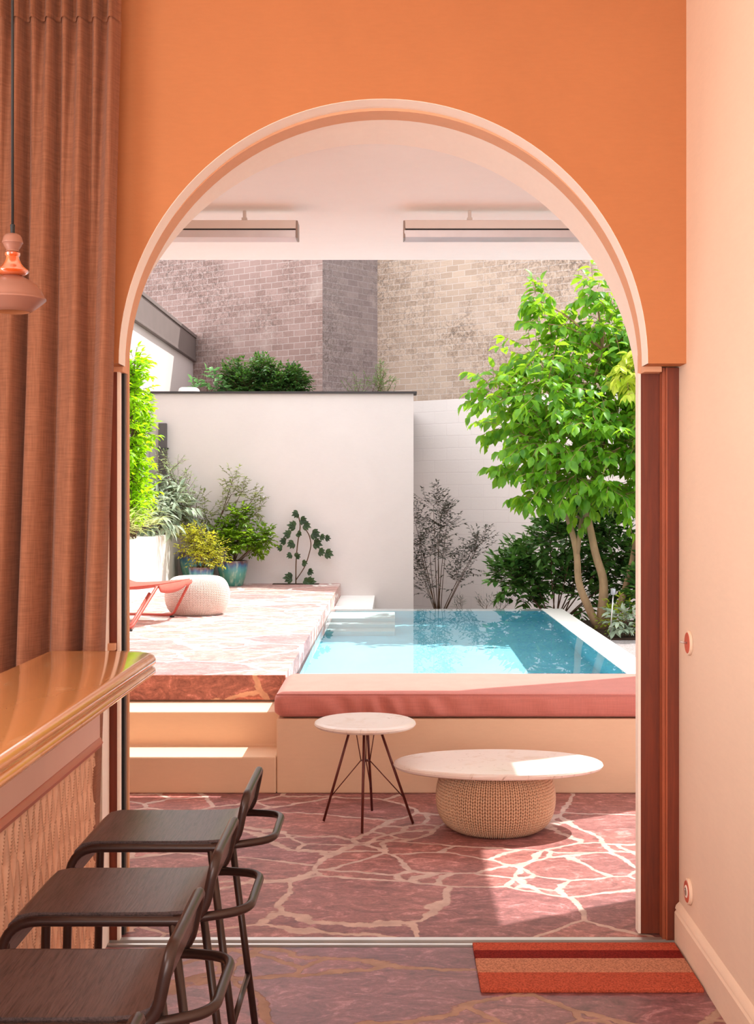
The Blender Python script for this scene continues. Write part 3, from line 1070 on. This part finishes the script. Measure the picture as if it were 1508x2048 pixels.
core2.build('drum_core', M_KNITWIN, pf, smooth=True, loc=(0, 0, .004))

# ================================================================== PATIO HEATERS
M_HEAT = plain('white_heater_enamel', (226, 214, 206), .4, .0, .5, .02)
def heater(label, x0, x1, stems):
    r = thing('patio_heater', ((x0 + x1) / 2, 6.25, 3.03), label, 'heater', 'ceiling heaters over the patio')
    L = (x1 - x0) / 2
    b = MB()
    b.prism([(-.06, -.058), (.05, -.058), (.055, -.10), (-.058, -.10)], 'x', -L, L)
    hs = b.build('housing', M_HEAT, r, bevel=.003)
    MB().box(-L + .01, L - .012, -.056, .05, -.108, -.10).build('slot', M_BLACK, r)
    b = MB()
    b.prism([(-.062, -.108), (.052, -.108), (.045, -.147), (-.058, -.143)], 'x', -L, L - .004)
    b.build('reflector', plain('heater_panel', (214, 208, 210), .3, .1), r, bevel=.002)
    for s in (-1, 1):
        e = MB().box(s * L - .004, s * L + .006, -.06, .05, -.146, -.06)
        e.build('end_cap', M_ALU, hs, bevel=.002)
    for x in stems:
        q = MB()
        q.tube([(x - (x0 + x1) / 2, 0, 0), (x - (x0 + x1) / 2, 0, -.04)], .009, 12)
        q.box(x - (x0 + x1) / 2 - .013, x - (x0 + x1) / 2 + .013, -.014, .014, -.06, -.036)
        q.build('bracket', M_HEAT, r, smooth=True, sharp=40)
    return r
heater('slim white ceiling heater on the left of the patio', -2.02, -.478, (-.742, -1.75))
heater('slim white ceiling heater on the right of the patio', .055, 1.60, (.383, 1.33))

# ================================================================== LOUNGE CHAIR
lc = thing('lounge_chair', (0, 0, 0), 'coral tubular sling lounge chair on the terrace, cut off by the door edge', 'chair')
M_CTUBE = plain('coral_steel', (168, 76, 62), .4, .2)
t = linen('coral_sling', (206, 110, 94), .3, 300, .1)
A, B_ = Vector((-1.93, 10.22, .865)), Vector((-1.75, 10.78, .875))
left = Vector((-.93, .22, 0)).normalized()
Fn, Ff = Vector((-2.06, 9.82, .565)), Vector((-1.93, 10.96, .565))
fr1 = MB().tube(fillet([A + left * .02, A, Fn + Vector((0, 0, 0)), Fn + left * .75], [.02, .05]), .013, 10).build('front_frame', M_CTUBE, lc, smooth=True)
fr2 = MB().tube(fillet([B_ + left * .02, B_, Ff, Ff + left * .75], [.02, .05]), .012, 10).build('rear_frame', M_CTUBE, lc, smooth=True)
MB().tube([A, B_], .013, 10).build('end_bar', M_CTUBE, lc, smooth=True)
An = A + left * .07 + Vector((0, .02, -.055))
fr3 = MB().tube(fillet([An, Vector((-2.10, 9.98, .565)), Vector((-2.10, 9.98, .565)) + left * .7], .05), .012, 10).build('inner_frame', M_CTUBE, lc, smooth=True)
for p, par in ((Fn, fr1), (Ff, fr2), (Vector((-2.10, 9.98, .565)), fr3)):
    MB().box(p.x - .025, p.x + .012, p.y - .014, p.y + .014, ZD, ZD + .014).build('foot', M_BLACK, par, bevel=.003)
b = MB()
N = 24
def sling_z(u):   # u metres from the end bar
    return -.035 * math.sin(min(1, u / .5) * PI / 2) + (max(0, u - .5) ** 1.35) * .75
for j in range(9):
    s = j / 8
    for i in range(N + 1):
        u = i / N * .93
        p = A.lerp(B_, s) + left * u
        b.v.append((p.x, p.y, p.z + .014 + sling_z(u) - .035 * math.sin(PI * s) * math.sin(min(1, u / .3) * PI / 2)))
for j in range(8):
    for i in range(N):
        a = j * (N + 1) + i
        b.face((a, a + 1, a + N + 2, a + N + 1))
so_ = b.build('sling', t, lc, smooth=True)
sm = so_.modifiers.new('thickness', 'SOLIDIFY'); sm.thickness = .008
b = MB()
for i in range(21):
    s = i / 20
    p = A.lerp(B_, s)
    dz = .055 * (math.sin(PI * min(1, s * 1.15 + .06)) ** .5 if 0 < s < .82 else 0) + .012
    if s >= .82: dz = .012 + .055 * max(0, (1 - s) / .18) * .55
    b.v += [(p.x + .013, p.y - .004, p.z + .015), (p.x + .018, p.y - .006, p.z - dz * .5), (p.x + .014, p.y - .006, p.z - dz)]
for i in range(20):
    for k in range(2):
        a = i * 3 + k
        b.face((a, a + 3, a + 4, a + 1))
fl = b.build('sling_flap', t, lc, smooth=True)
sm = fl.modifiers.new('thickness', 'SOLIDIFY'); sm.thickness = .005
bk = MB()
H1, H2 = A + left * .93, B_ + left * .93
for P_ in (H1, H2):
    bk.tube([P_ + Vector((0, 0, sling_z(.93) + .014)), P_ - left * .35 + Vector((0, 0, -.30))], .012, 10)
bk.tube([H1 + Vector((0, 0, sling_z(.93) + .014)), H2 + Vector((0, 0, sling_z(.93) + .014))], .012, 10)
bk.build('back_frame', M_CTUBE, lc, smooth=True)

# ================================================================== WALL FITTINGS
dp = thing('downpipe', (-2.795, 15.18, 0), 'dark grey square downpipe on the white garden wall', 'pipe')
MB().box(-.047, .047, -.045, .04, 1.0, 2.495).build('pipe', plain('dark_grey_zinc', (84, 78, 78), .5, .3), dp, bevel=.004)
b = MB().box(-.058, .058, -.052, .058, 2.175, 2.20)
b.box(-.075, -.058, -.03, -.01, 2.178, 2.197); b.box(.058, .075, -.03, -.01, 2.178, 2.197)
b.build('bracket', plain('bracket_zinc', (66, 62, 62), .5, .4), dp, bevel=.002)
tp = thing('wall_tap', (-1.567, 15.24, 1.61), 'small steel tap spout on the white garden wall above the plants', 'tap')
def disc_y(r, y0, y1, n=24):
    b = MB()
    return b.loft([[(r * math.cos(2 * PI * k / n), y, r * math.sin(2 * PI * k / n)) for k in range(n)] for y in (y0, y1)])
disc_y(.034, 0, -.012).build('escutcheon', M_STEEL, tp, smooth=True, sharp=40)
MB().tube(fillet([(0, -.01, .0), (0, -.06, .0), (-.012, -.075, -.04)], .02), .012, 12).build('spout', M_STEEL, tp, smooth=True)
vb = tag(MB().box(-.13, .13, -.1, .1, 0, .20).build('roof_vent', M_RIM, bevel=.05, bseg=5), 'white rounded roof vent behind the left end of the coping', 'vent')
vb.location = (-2.61, 16.0, 2.80)
pb = MB()
pb.box(-2.955, -2.612, 11.9, 15.235, ZD, 1.165)
pb.cur = 0
po = pb.build('raised_planter', [plaster('white_planter_render', (244, 236, 228), .03)], bevel=.006)
tag(po, 'white rendered raised planter along the left boundary', 'planter')
sl_ = thing('spike_light', (2.07, 11.75, .28), 'slim grey garden spike light under the tree', 'light')
MB().tube([(-.03, 0, 0), (.0, 0, .40)], .006, 8).build('spike', M_STEEL, sl_, smooth=True)
MB().lathe([(.001, 0), (.022, .002), (.024, .01), (.024, .055), (.02, .06), (.001, .06)], (.0, 0, .40), 16).build('lamp_head', plain('satin_grey', (150, 152, 156), .4, .5), sl_, smooth=True, sharp=40)

# ================================================================== PLANTS
UP = Vector((0, 0, 1))
def rv(g):
    while True:
        v = Vector((g.uniform(-1, 1), g.uniform(-1, 1), g.uniform(-1, 1)))
        if .05 < v.length < 1: return v.normalized()
def twig_leaves(b, g, p, d, n, step, L, W, droop=.3, grav=.06, stem=None, sr=.003, fold=.18, curl=.25, spread=.9, lv=.3):
    """leaves set alternately along a bending twig"""
    path = [p.copy()]
    d = d.normalized()
    for i in range(n):
        d = (d + rv(g) * .16 + Vector((0, 0, -grav))).normalized()
        p = p + d * step
        path.append(p.copy())
        side = d.cross(UP)
        side = side.normalized() if side.length > .1 else Vector((1, 0, 0))
        s = 1 if i % 2 else -1
        ld = (d * .55 + side * s * spread + rv(g) * .35 + Vector((0, 0, -droop))).normalized()
        ln = (UP + rv(g) * .55).normalized()
        k = g.uniform(1 - lv, 1 + lv)
        b.leaf(p, ld, ln, L * k, W * k, fold, curl)
    b.leaf(p, (d + Vector((0, 0, -droop * .6))).normalized(), (UP + rv(g) * .4).normalized(), L, W, fold, curl)
    if stem is not None:
        m = len(path)
        stem.tube(path[::2] + ([path[-1]] if (m - 1) % 2 else []), sr, 4)
    return p

# ---- small tree
g = random.Random(11)
tree = thing('tree', (2.05, 12.5, .28), 'multi-stemmed broad-leaved tree with drooping bright green leaves right of the pool', 'tree')
M_BARK = plain('mottled_bark', (150, 122, 92), .85, 0, .2, .25, 14, .4, 50, (1, 1, .4))
M_TLEAF = leafmat('tree_leaf', (48, 104, 30), (118, 172, 46), .42, .48, (170, 215, 50))
stems = [
    ([(0, -.02, 0), (-.10, -.02, .22), (-.20, 0, .45), (-.20, .05, .75), (-.26, .05, 1.0), (-.36, .02, 1.3), (-.40, .05, 1.6), (-.32, .1, 2.0), (-.25, .1, 2.5)], .042),
    ([(.02, .0, 0), (.05, -.02, .3), (.06, 0, .5), (-.02, 0, .72), (-.09, -.02, 1.05), (-.17, -.03, 1.4), (-.22, 0, 1.75), (-.1, 0, 2.2), (.05, .05, 2.8)], .05),
    ([(-.20, .03, .75), (-.16, .06, 1.1), (-.05, .1, 1.5), (.1, .15, 1.9)], .024),
    ([(.05, .02, 0), (.22, .02, .22), (.32, .03, .55), (.40, .05, .95), (.55, .1, 1.4), (.7, .1, 2.0)], .036),
]
b = MB()
for pts, r in stems:
    pp = fillet(pts, .12, 3)
    b.tube(pp, [r * (1 - .6 * i / (len(pp) - 1)) for i in range(len(pp))], 10)
lumps = [  # centre (x, depth, z relative to the foot) and radius
    (-1.02, -.1, 2.32, .28), (-.86, .1, 2.02, .28), (-.62, .1, 2.72, .36), (-.55, -.3, 2.35, .42), (-.12, .2, 2.75, .42),
    (-.70, .3, 2.12, .36), (-.52, -.3, 1.86, .40), (-.18, -.2, 2.15, .50), (.25, .0, 2.45, .50), (.15, -.4, 1.80, .50),
    (-.30, -.4, 1.52, .38), (-.80, .0, 1.60, .24), (-.62, -.1, 1.30, .22), (.10, -.2, 1.42, .45), (.55, -.1, 1.95, .50),
    (.48, -.3, 1.42, .42), (.75, .1, 2.6, .45), (.10, .1, 3.05, .34), (-.50, .0, 3.05, .26), (-.62, .0, 3.30, .18), (-.02, .0, 3.35, .22),
    (.95, 0, 1.7, .5), (.95, 0, 2.2, .5), (.5, .2, 2.9, .4), (-.25, .5, 1.9, .5), (.3, .5, 2.3, .5),
]
fo = MB()
for (x, y, z, r) in lumps:
    c = Vector((x, y, z))
    # bough reaching the lump
    src = min((Vector(p) for pts, _ in stems for p in pts[-4:]), key=lambda q: (q - c).length + max(0, q.z - c.z + .2) * 2)
    mid = (src + c) / 2 + Vector((0, 0, .08))
    b.tube(fillet([src, mid, c], .2, 3), [.013, .012, .011, .010, .008, .006], 6)
    n = int(34 * (r / .4) ** 2) + 6
    for _ in range(n):
        dv = rv(g)
        if dv.z < -.35: dv.z *= .4
        p = c + dv * r * g.uniform(.15, .55)
        twig_leaves(fo, g, p, dv + Vector((0, 0, .15)), g.randint(4, 7), r * .14, .118, .072, .55, .10, b, .0025)
fy = MB()  # leaves in the sun at upper right, sunlight put into their yellow colour
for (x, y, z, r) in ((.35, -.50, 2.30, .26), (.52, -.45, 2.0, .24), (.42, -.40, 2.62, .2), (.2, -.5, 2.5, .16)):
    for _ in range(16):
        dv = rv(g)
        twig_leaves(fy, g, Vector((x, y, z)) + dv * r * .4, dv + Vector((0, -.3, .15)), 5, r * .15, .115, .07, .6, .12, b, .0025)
b.build('trunk', M_BARK, tree, smooth=True)
fy.build('sunlit_foliage', leafmat('sunlit_tree_leaf', (150, 180, 44), (206, 214, 84), .42, .5, (225, 230, 90)), tree, smooth=True)
fo.build('foliage', M_TLEAF, tree, smooth=True)

# ---- generic shrub
def shrub(name, loc, label, cat, lumps, leaf_m, stem_m, L, W, n_per, nl, step, seed, droop=.2, grav=.03, group=None, base=None, stem_r=.008, upb=.4, curl=.2, fold=.18, spread=.9, part='foliage', inner=(.1, .7), xmin=None):
    g = random.Random(seed)
    r0 = thing(name, loc, label, cat, group)
    fo, st_ = MB(), MB()
    for (x, y, z, rx, rz) in lumps:
        c = Vector((x, y, z))
        bp = Vector(base) if base else Vector((x * .15, y * .15, 0))
        st_.tube(fillet([bp + rv(g) * .02, bp.lerp(c, .5) + Vector((g.uniform(-.03, .03), 0, .04)), c], .2, 3), [stem_r, stem_r * .9, stem_r * .8, stem_r * .7, stem_r * .6, stem_r * .5], 5)
        for _ in range(n_per):
            dv = rv(g)
            q = g.uniform(*inner)
            p = c + Vector((dv.x * rx * q, dv.y * rx * q, dv.z * rz * q))
            twig_leaves(fo, g, p, dv + Vector((0, 0, upb)), nl, step, L, W, droop, grav, st_, max(.0012, stem_r * .22), fold, curl, spread)
    if xmin is not None:
        for q in (fo, st_):
            q.v = [(max(v[0], xmin - loc[0]), v[1], v[2]) for v in q.v]
    st_.build('stem', stem_m, r0, smooth=True)
    fo.build(part, leaf_m, r0, smooth=True)
    return r0
M_STEM = plain('brown_stem', (96, 72, 54), .9, 0, .2, .15, 20)
M_DARKLEAF = leafmat('glossy_dark_leaf', (52, 88, 42), (100, 142, 64), .25, .15, (90, 140, 40))
g2 = random.Random(2)
lp = []
for x, z, r in ((-.45, .30, .28), (-.40, .62, .28), (-.18, .85, .26), (.08, .92, .26), (-.12, .5, .36), (.25, .62, .34), (.2, .3, .34), (.52, .72, .26), (.55, .4, .3), (-.62, .45, .2), (.8, .62, .24), (.85, .35, .26), (.05, 1.12, .18), (.42, .98, .16)):
    lp.append((x + .13, g2.uniform(-.15, .2), z, r, r))
shrub('glossy_shrub', (1.75, 13.6, .28), 'dense dark glossy evergreen shrub behind the tree trunks', 'shrub', lp, M_DARKLEAF, M_STEM, .11, .052, 50, 6, .026, 21, .0, -.03, upb=.5, curl=.12)
shrub('glossy_shrub', (2.52, 12.3, .28), 'glossy evergreen shrub at the far right by the door edge', 'shrub', [(0, 0, .35, .24, .24), (.1, .1, .6, .25, .25), (.25, 0, .3, .3, .3)], M_DARKLEAF, M_STEM, .11, .052, 40, 6, .026, 25, .0, -.03, upb=.5, curl=.12)
M_THIN = leafmat('dusky_leaf', (84, 82, 76), (110, 108, 98), .7, .2, (110, 108, 90))
lp = []
for x, z in ((-.22, .55), (-.24, .9), (-.28, 1.15), (-.1, .8), (.0, 1.05), (.05, 1.3), (.1, .75), (.12, 1.12), (-.15, .35), (.25, .42), (.36, .6), (.46, .78), (.54, .9), (-.05, 1.4)):
    lp.append((x, 0, z + .1, .10, .15))
shrub('straggly_shrub', (.57, 16.05, .0), 'thin straggly dark shrub against the white brick wall', 'shrub', lp, M_THIN, M_STEM, .052, .022, 20, 7, .03, 31, .1, -.02, base=(.02, 0, 0), stem_r=.006, upb=.9)
shrub('low_grass_plant', (1.0, 14.6, .0), 'low dark tufts behind the far pool rim', 'plant', [(-.2, 0, .3, .1, .1), (.1, 0, .34, .1, .1), (.25, 0, .3, .1, .1)], M_THIN, M_STEM, .07, .008, 8, 4, .03, 32, -.3, -.1, upb=1.2)
M_LAMB = leafmat('silver_leaf', (128, 146, 122), (168, 180, 156), .8, .2, (180, 195, 160))
M_LIME = leafmat('lime_leaf', (110, 140, 30), (172, 190, 50), .5, .4, (190, 210, 50))
shrub('silver_leaf_plant', (2.22, 11.85, .28), 'silvery felted plant at the foot of the tree', 'plant', [(0, 0, .10, .1, .08), (.1, .05, .08, .1, .08), (-.06, .0, .16, .07, .07)], M_LAMB, M_STEM, .11, .045, 7, 4, .03, 33, .15, .0)
shrub('lime_shrub', (2.22, 12.2, .28), 'small yellow-green shrub beside the spike light', 'shrub', [(0, 0, .22, .13, .1), (.1, 0, .14, .1, .1), (-.12, -.1, .1, .08, .08)], M_LIME, M_STEM, .05, .024, 16, 5, .022, 34, .1, 0)

# ---- plants on the roof behind the coping
M_ROOFLEAF = leafmat('fine_dark_leaf', (34, 66, 30), (66, 108, 44), .55, .25, (100, 150, 50))
lp = []
g3 = random.Random(8)
for i in range(22):
    x = g3.uniform(-.45, .45)
    lp.append((x, g3.uniform(-.2, .2), g3.uniform(.12, .50 - .25 * abs(x)), .16, .14))
shrub('box_bush', (-1.70, 16.4, 2.80), 'rounded dark green bush on the roof behind the white wall', 'shrub', lp, M_ROOFLEAF, M_STEM, .055, .026, 60, 6, .022, 41, .1, -.02)
shrub('hydrangea', (-2.42, 16.2, 2.80), 'loose broad-leaved plant on the roof at the left of the bush', 'plant', [(-.1, 0, .15, .12, .1), (.1, 0, .22, .14, .1), (0, 0, .3, .1, .08), (.2, 0, .1, .12, .06)], leafmat('hydrangea_leaf', (60, 106, 52), (110, 156, 90), .5, .3), M_STEM, .10, .06, 5, 4, .03, 42, .3, .02)
shrub('feathery_plant', (-.30, 16.3, 2.80), 'feathery green plant on the roof near the corner of the white wall', 'plant', [(-.15, 0, .12, .12, .1), (.05, 0, .22, .12, .12), (.15, 0, .3, .12, .12), (.2, 0, .12, .12, .1)], leafmat('feathery_leaf', (70, 106, 50), (120, 150, 80), .6, .3), M_STEM, .07, .010, 14, 7, .03, 43, -.1, -.05, upb=.8)

# ---- climber on the left boundary
M_CLIMB = leafmat('spring_green_leaf', (110, 170, 20), (168, 214, 30), .45, .5, (190, 235, 30))
lp = []
g4 = random.Random(15)
for i in range(30):
    z = .15 + i / 29 * 1.6
    lp.append((g4.uniform(.0, .09), g4.uniform(-.75, -.05), z + .12, .08, .09))
shrub('climbing_shrub', (-2.80, 13.7, 1.165), 'tall bright yellow-green climber against the left boundary wall', 'shrub', lp, M_CLIMB, M_STEM, .08, .036, 17, 5, .024, 51, .1, .0, upb=.1, spread=.7, base=(-.05, 0, 0), stem_r=.012, xmin=-2.95)
# ---- planting in the raised planter
shrub('silver_sage', (-2.66, 14.3, 1.165), 'silvery grey-green sage arching over the raised planter', 'plant', [(-.05, .1, .25, .16, .14), (.06, .3, .32, .18, .14), (.0, -.3, .18, .15, .1), (.12, .45, .2, .18, .12), (.0, .5, .45, .12, .12)], M_LAMB, M_STEM, .15, .042, 18, 6, .032, 61, .25, .03, curl=.45, xmin=-2.95)
shrub('ornamental_grass', (-2.72, 13.1, 1.165), 'fine yellow-green grasses near the front of the raised planter', 'plant', [(0, 0, .1, .12, .1), (0, -.3, .1, .12, .1), (.02, .4, .12, .12, .1), (0, -.6, .1, .12, .1)], leafmat('pale_grass', (150, 176, 90), (196, 204, 130), .7, .4), M_STEM, .15, .009, 26, 3, .05, 62, -.2, -.05, upb=1.0, curl=.5, xmin=-2.95)
shrub('wispy_shrub', (-2.68, 14.9, 1.165), 'tall wispy grey-green shrub in front of the downpipe', 'shrub', [(.06, 0, .35, .1, .18), (.1, 0, .6, .1, .15), (.0, 0, .75, .08, .12), (.22, 0, .3, .12, .15), (.18, 0, .5, .08, .12)], leafmat('olive_leaf', (104, 122, 76), (150, 164, 112), .6, .3), M_STEM, .05, .014, 13, 8, .028, 63, .0, -.03, upb=1.0)

# ---- glazed pots with plants
t = NT('teal_glaze')
c = t.n('ShaderNodeTexCoord'); sp = t.n('ShaderNodeSeparateXYZ')
t.l(c.outputs['Generated'], sp.inputs[0])
n1 = t.noise(t.coords((26, 26, 3)), 1, 4, .6)
zf = t.math('ADD', sp.outputs[2], t.math('MULTIPLY_ADD', n1.outputs['Fac'], .30, -.15))
col = t.ramp(zf, [(0, lin((58, 122, 108))), (.45, lin((86, 150, 134))), (.68, lin((70, 140, 144))), (.84, lin((44, 84, 124))), (.93, lin((78, 62, 72))), (1, lin((86, 60, 54)))])
n2 = t.noise(t.coords((20, 20, 5)), 1.2, 4, .6)
col = t.mix(t.ramp(n2.outputs['Fac'], [(.52, (0, 0, 0, 1)), (.72, (.55, .55, .55, 1))]), col, lin((196, 208, 178)))
t.pbr(col, .16, 0, .55, None, .4)
M_GLAZE = t.m
M_OLIVE = leafmat('olive_leaf_b', (98, 112, 60), (150, 156, 96), .5, .3)
def potted(label, loc, r, h, lumps, leaf_m, L, W, n_per, nl, step, seed, droop=.1, grav=0, stem_r=.006, upb=.5, spread=.9):
    root = thing('potted_plant', loc, label, 'plant', 'glazed pots by the white wall')
    k = r
    MB().lathe([(.001, .0), (k * .62, .0), (k * .66, .012), (k * .80, h * .32), (k * .92, h * .62), (k * .98, h * .86), (k, h * .96), (k * 1.0, h), (k * .95, h), (k * .90, h * .94), (.001, h * .90)], seg=48).build('pot', M_GLAZE, root, smooth=True, sharp=60)
    MB().lathe([(k * .90, h * .905), (k * .5, h * .925), (.001, h * .93)], seg=32).build('soil', M_SOIL, root, smooth=True)
    g = random.Random(seed)
    fo, st_ = MB(), MB()
    for (x, y, z, rx, rz) in lumps:
        c_ = Vector((x, y, h + z))
        bp = Vector((x * .18 + g.uniform(-.02, .02), y * .18, h * .9))
        st_.tube(fillet([bp, bp.lerp(c_, .55) + Vector((g.uniform(-.03, .03), 0, .03)), c_], .2, 3), [stem_r, stem_r * .9, stem_r * .8, stem_r * .7, stem_r * .6, stem_r * .5], 5)
        for _ in range(n_per):
            dv = rv(g)
            q = g.uniform(.1, .7)
            p = c_ + Vector((dv.x * rx * q, dv.y * rx * q, dv.z * rz * q))
            twig_leaves(fo, g, p, dv + Vector((0, 0, upb)), nl, step, L, W, droop, grav, st_, .0015, .18, .2, spread)
    st_.build('stem', M_STEM, root, smooth=True)
    fo.build('foliage', leaf_m, root, smooth=True)
    return root
potted('large teal glazed pot at the right with a bushy green shrub', (-1.904, 14.85, ZD), .187, .30,
       [(-.12, 0, .22, .12, .09), (.02, 0, .28, .14, .1), (.16, -.05, .24, .14, .08), (.32, 0, .2, .1, .06), (.06, .05, .42, .12, .08), (.10, 0, .52, .07, .05), (-.1, 0, .36, .1, .07), (.22, 0, .14, .1, .06), (-.05, -.1, .16, .12, .07), (.38, 0, .27, .05, .05)],
       leafmat('nandina_leaf', (62, 98, 24), (124, 160, 34), .45, .4, (160, 200, 40)), .062, .032, 28, 6, .022, 71)
potted('small teal glazed pot in front with feathery yellow-green foliage', (-2.207, 14.38, ZD), .147, .25,
       [(-.1, 0, .16, .1, .07), (.05, 0, .16, .12, .07), (.0, 0, .28, .1, .08), (-.08, 0, .36, .07, .07), (.12, 0, .24, .1, .06), (-.15, 0, .26, .07, .06), (.03, -.05, .08, .12, .06), (.18, 0, .12, .06, .04)],
       leafmat('yellow_green_leaf', (150, 160, 30), (204, 200, 60), .5, .4, (215, 215, 60)), .038, .015, 30, 7, .02, 72)
potted('dark teal glazed pot at the back with a tall sparse shrub', (-2.335, 14.98, ZD), .232, .39,
       [(.0, 0, .30, .12, .14), (-.08, 0, .42, .1, .12), (.08, 0, .45, .1, .14), (.16, 0, .30, .1, .12), (.30, 0, .48, .08, .1), (.40, 0, .70, .05, .1), (.42, 0, .88, .05, .09), (.52, 0, .72, .06, .05), (.66, 0, .64, .05, .04), (.70, 0, .48, .05, .04), (.58, 0, .46, .05, .04), (-.16, 0, .3, .1, .12), (-.02, 0, .6, .06, .08)],
       M_OLIVE, .05, .022, 10, 7, .022, 73, 0, -.02, .007, .6)

# ---- fig against the wall
fig = thing('fig_plant', (-1.175, 15.12, ZD), 'young fig with dark lobed leaves climbing the white wall', 'plant')
MB().box(-.28, .28, -.055, .08, .0, .006).build('soil_slot', M_SOIL, fig)
fst = MB()
sA = fillet([(0, 0, 0), (.0, .0, .25), (.02, 0, .5), (.06, 0, .72), (.02, 0, .86)], .1, 3)
sB = fillet([(.0, 0, .05), (.12, 0, .22), (.19, 0, .48), (.16, 0, .60), (.12, 0, .66)], .1, 3)
fst.tube(sA, .008, 6); fst.tube(sB, .007, 6)
fst.build('stem', M_STEM, fig, smooth=True)
M_FIG = leafmat('fig_leaf', (34, 52, 30), (58, 78, 42), .5, .2, (90, 110, 50))
ff = MB()
g5 = random.Random(4)
def figleaf(p, d, size):
    for a in (-1.0, -.5, 0, .5, 1.0):
        dd = (Matrix.Rotation(a, 3, 'Y') @ d).normalized()
        ff.leaf(p, dd, Vector((g5.uniform(-.3, .3), -1, .5)).normalized(), size * (1 - .25 * abs(a)), size * .5, .05, .15)
spots = [(.03, .86, -.9), (.06, .78, .9), (.0, .70, -1.0), (.10, .72, 1.0), (-.06, .60, -1.0), (.02, .62, .2), (-.12, .52, -1), (-.02, .5, -.5), (.30, .58, 1), (.36, .56, 1), (.22, .50, .8), (.28, .40, 1.0), (.36, .38, 1.0), (-.05, .36, -.8), (.0, .33, .6), (.08, .26, .9), (.15, .16, .6), (-.04, .08, -.8), (.10, .05, .9), (.15, .03, 1), (.20, .62, .9), (-.16, .44, -1)]
for x, z, s in spots:
    figleaf(Vector((x, -.02 - g5.uniform(0, .05), z)), Vector((s, -.3, .1 + g5.uniform(-.5, .3))).normalized(), g5.uniform(.07, .12))
ff.build('foliage', M_FIG, fig, smooth=True)
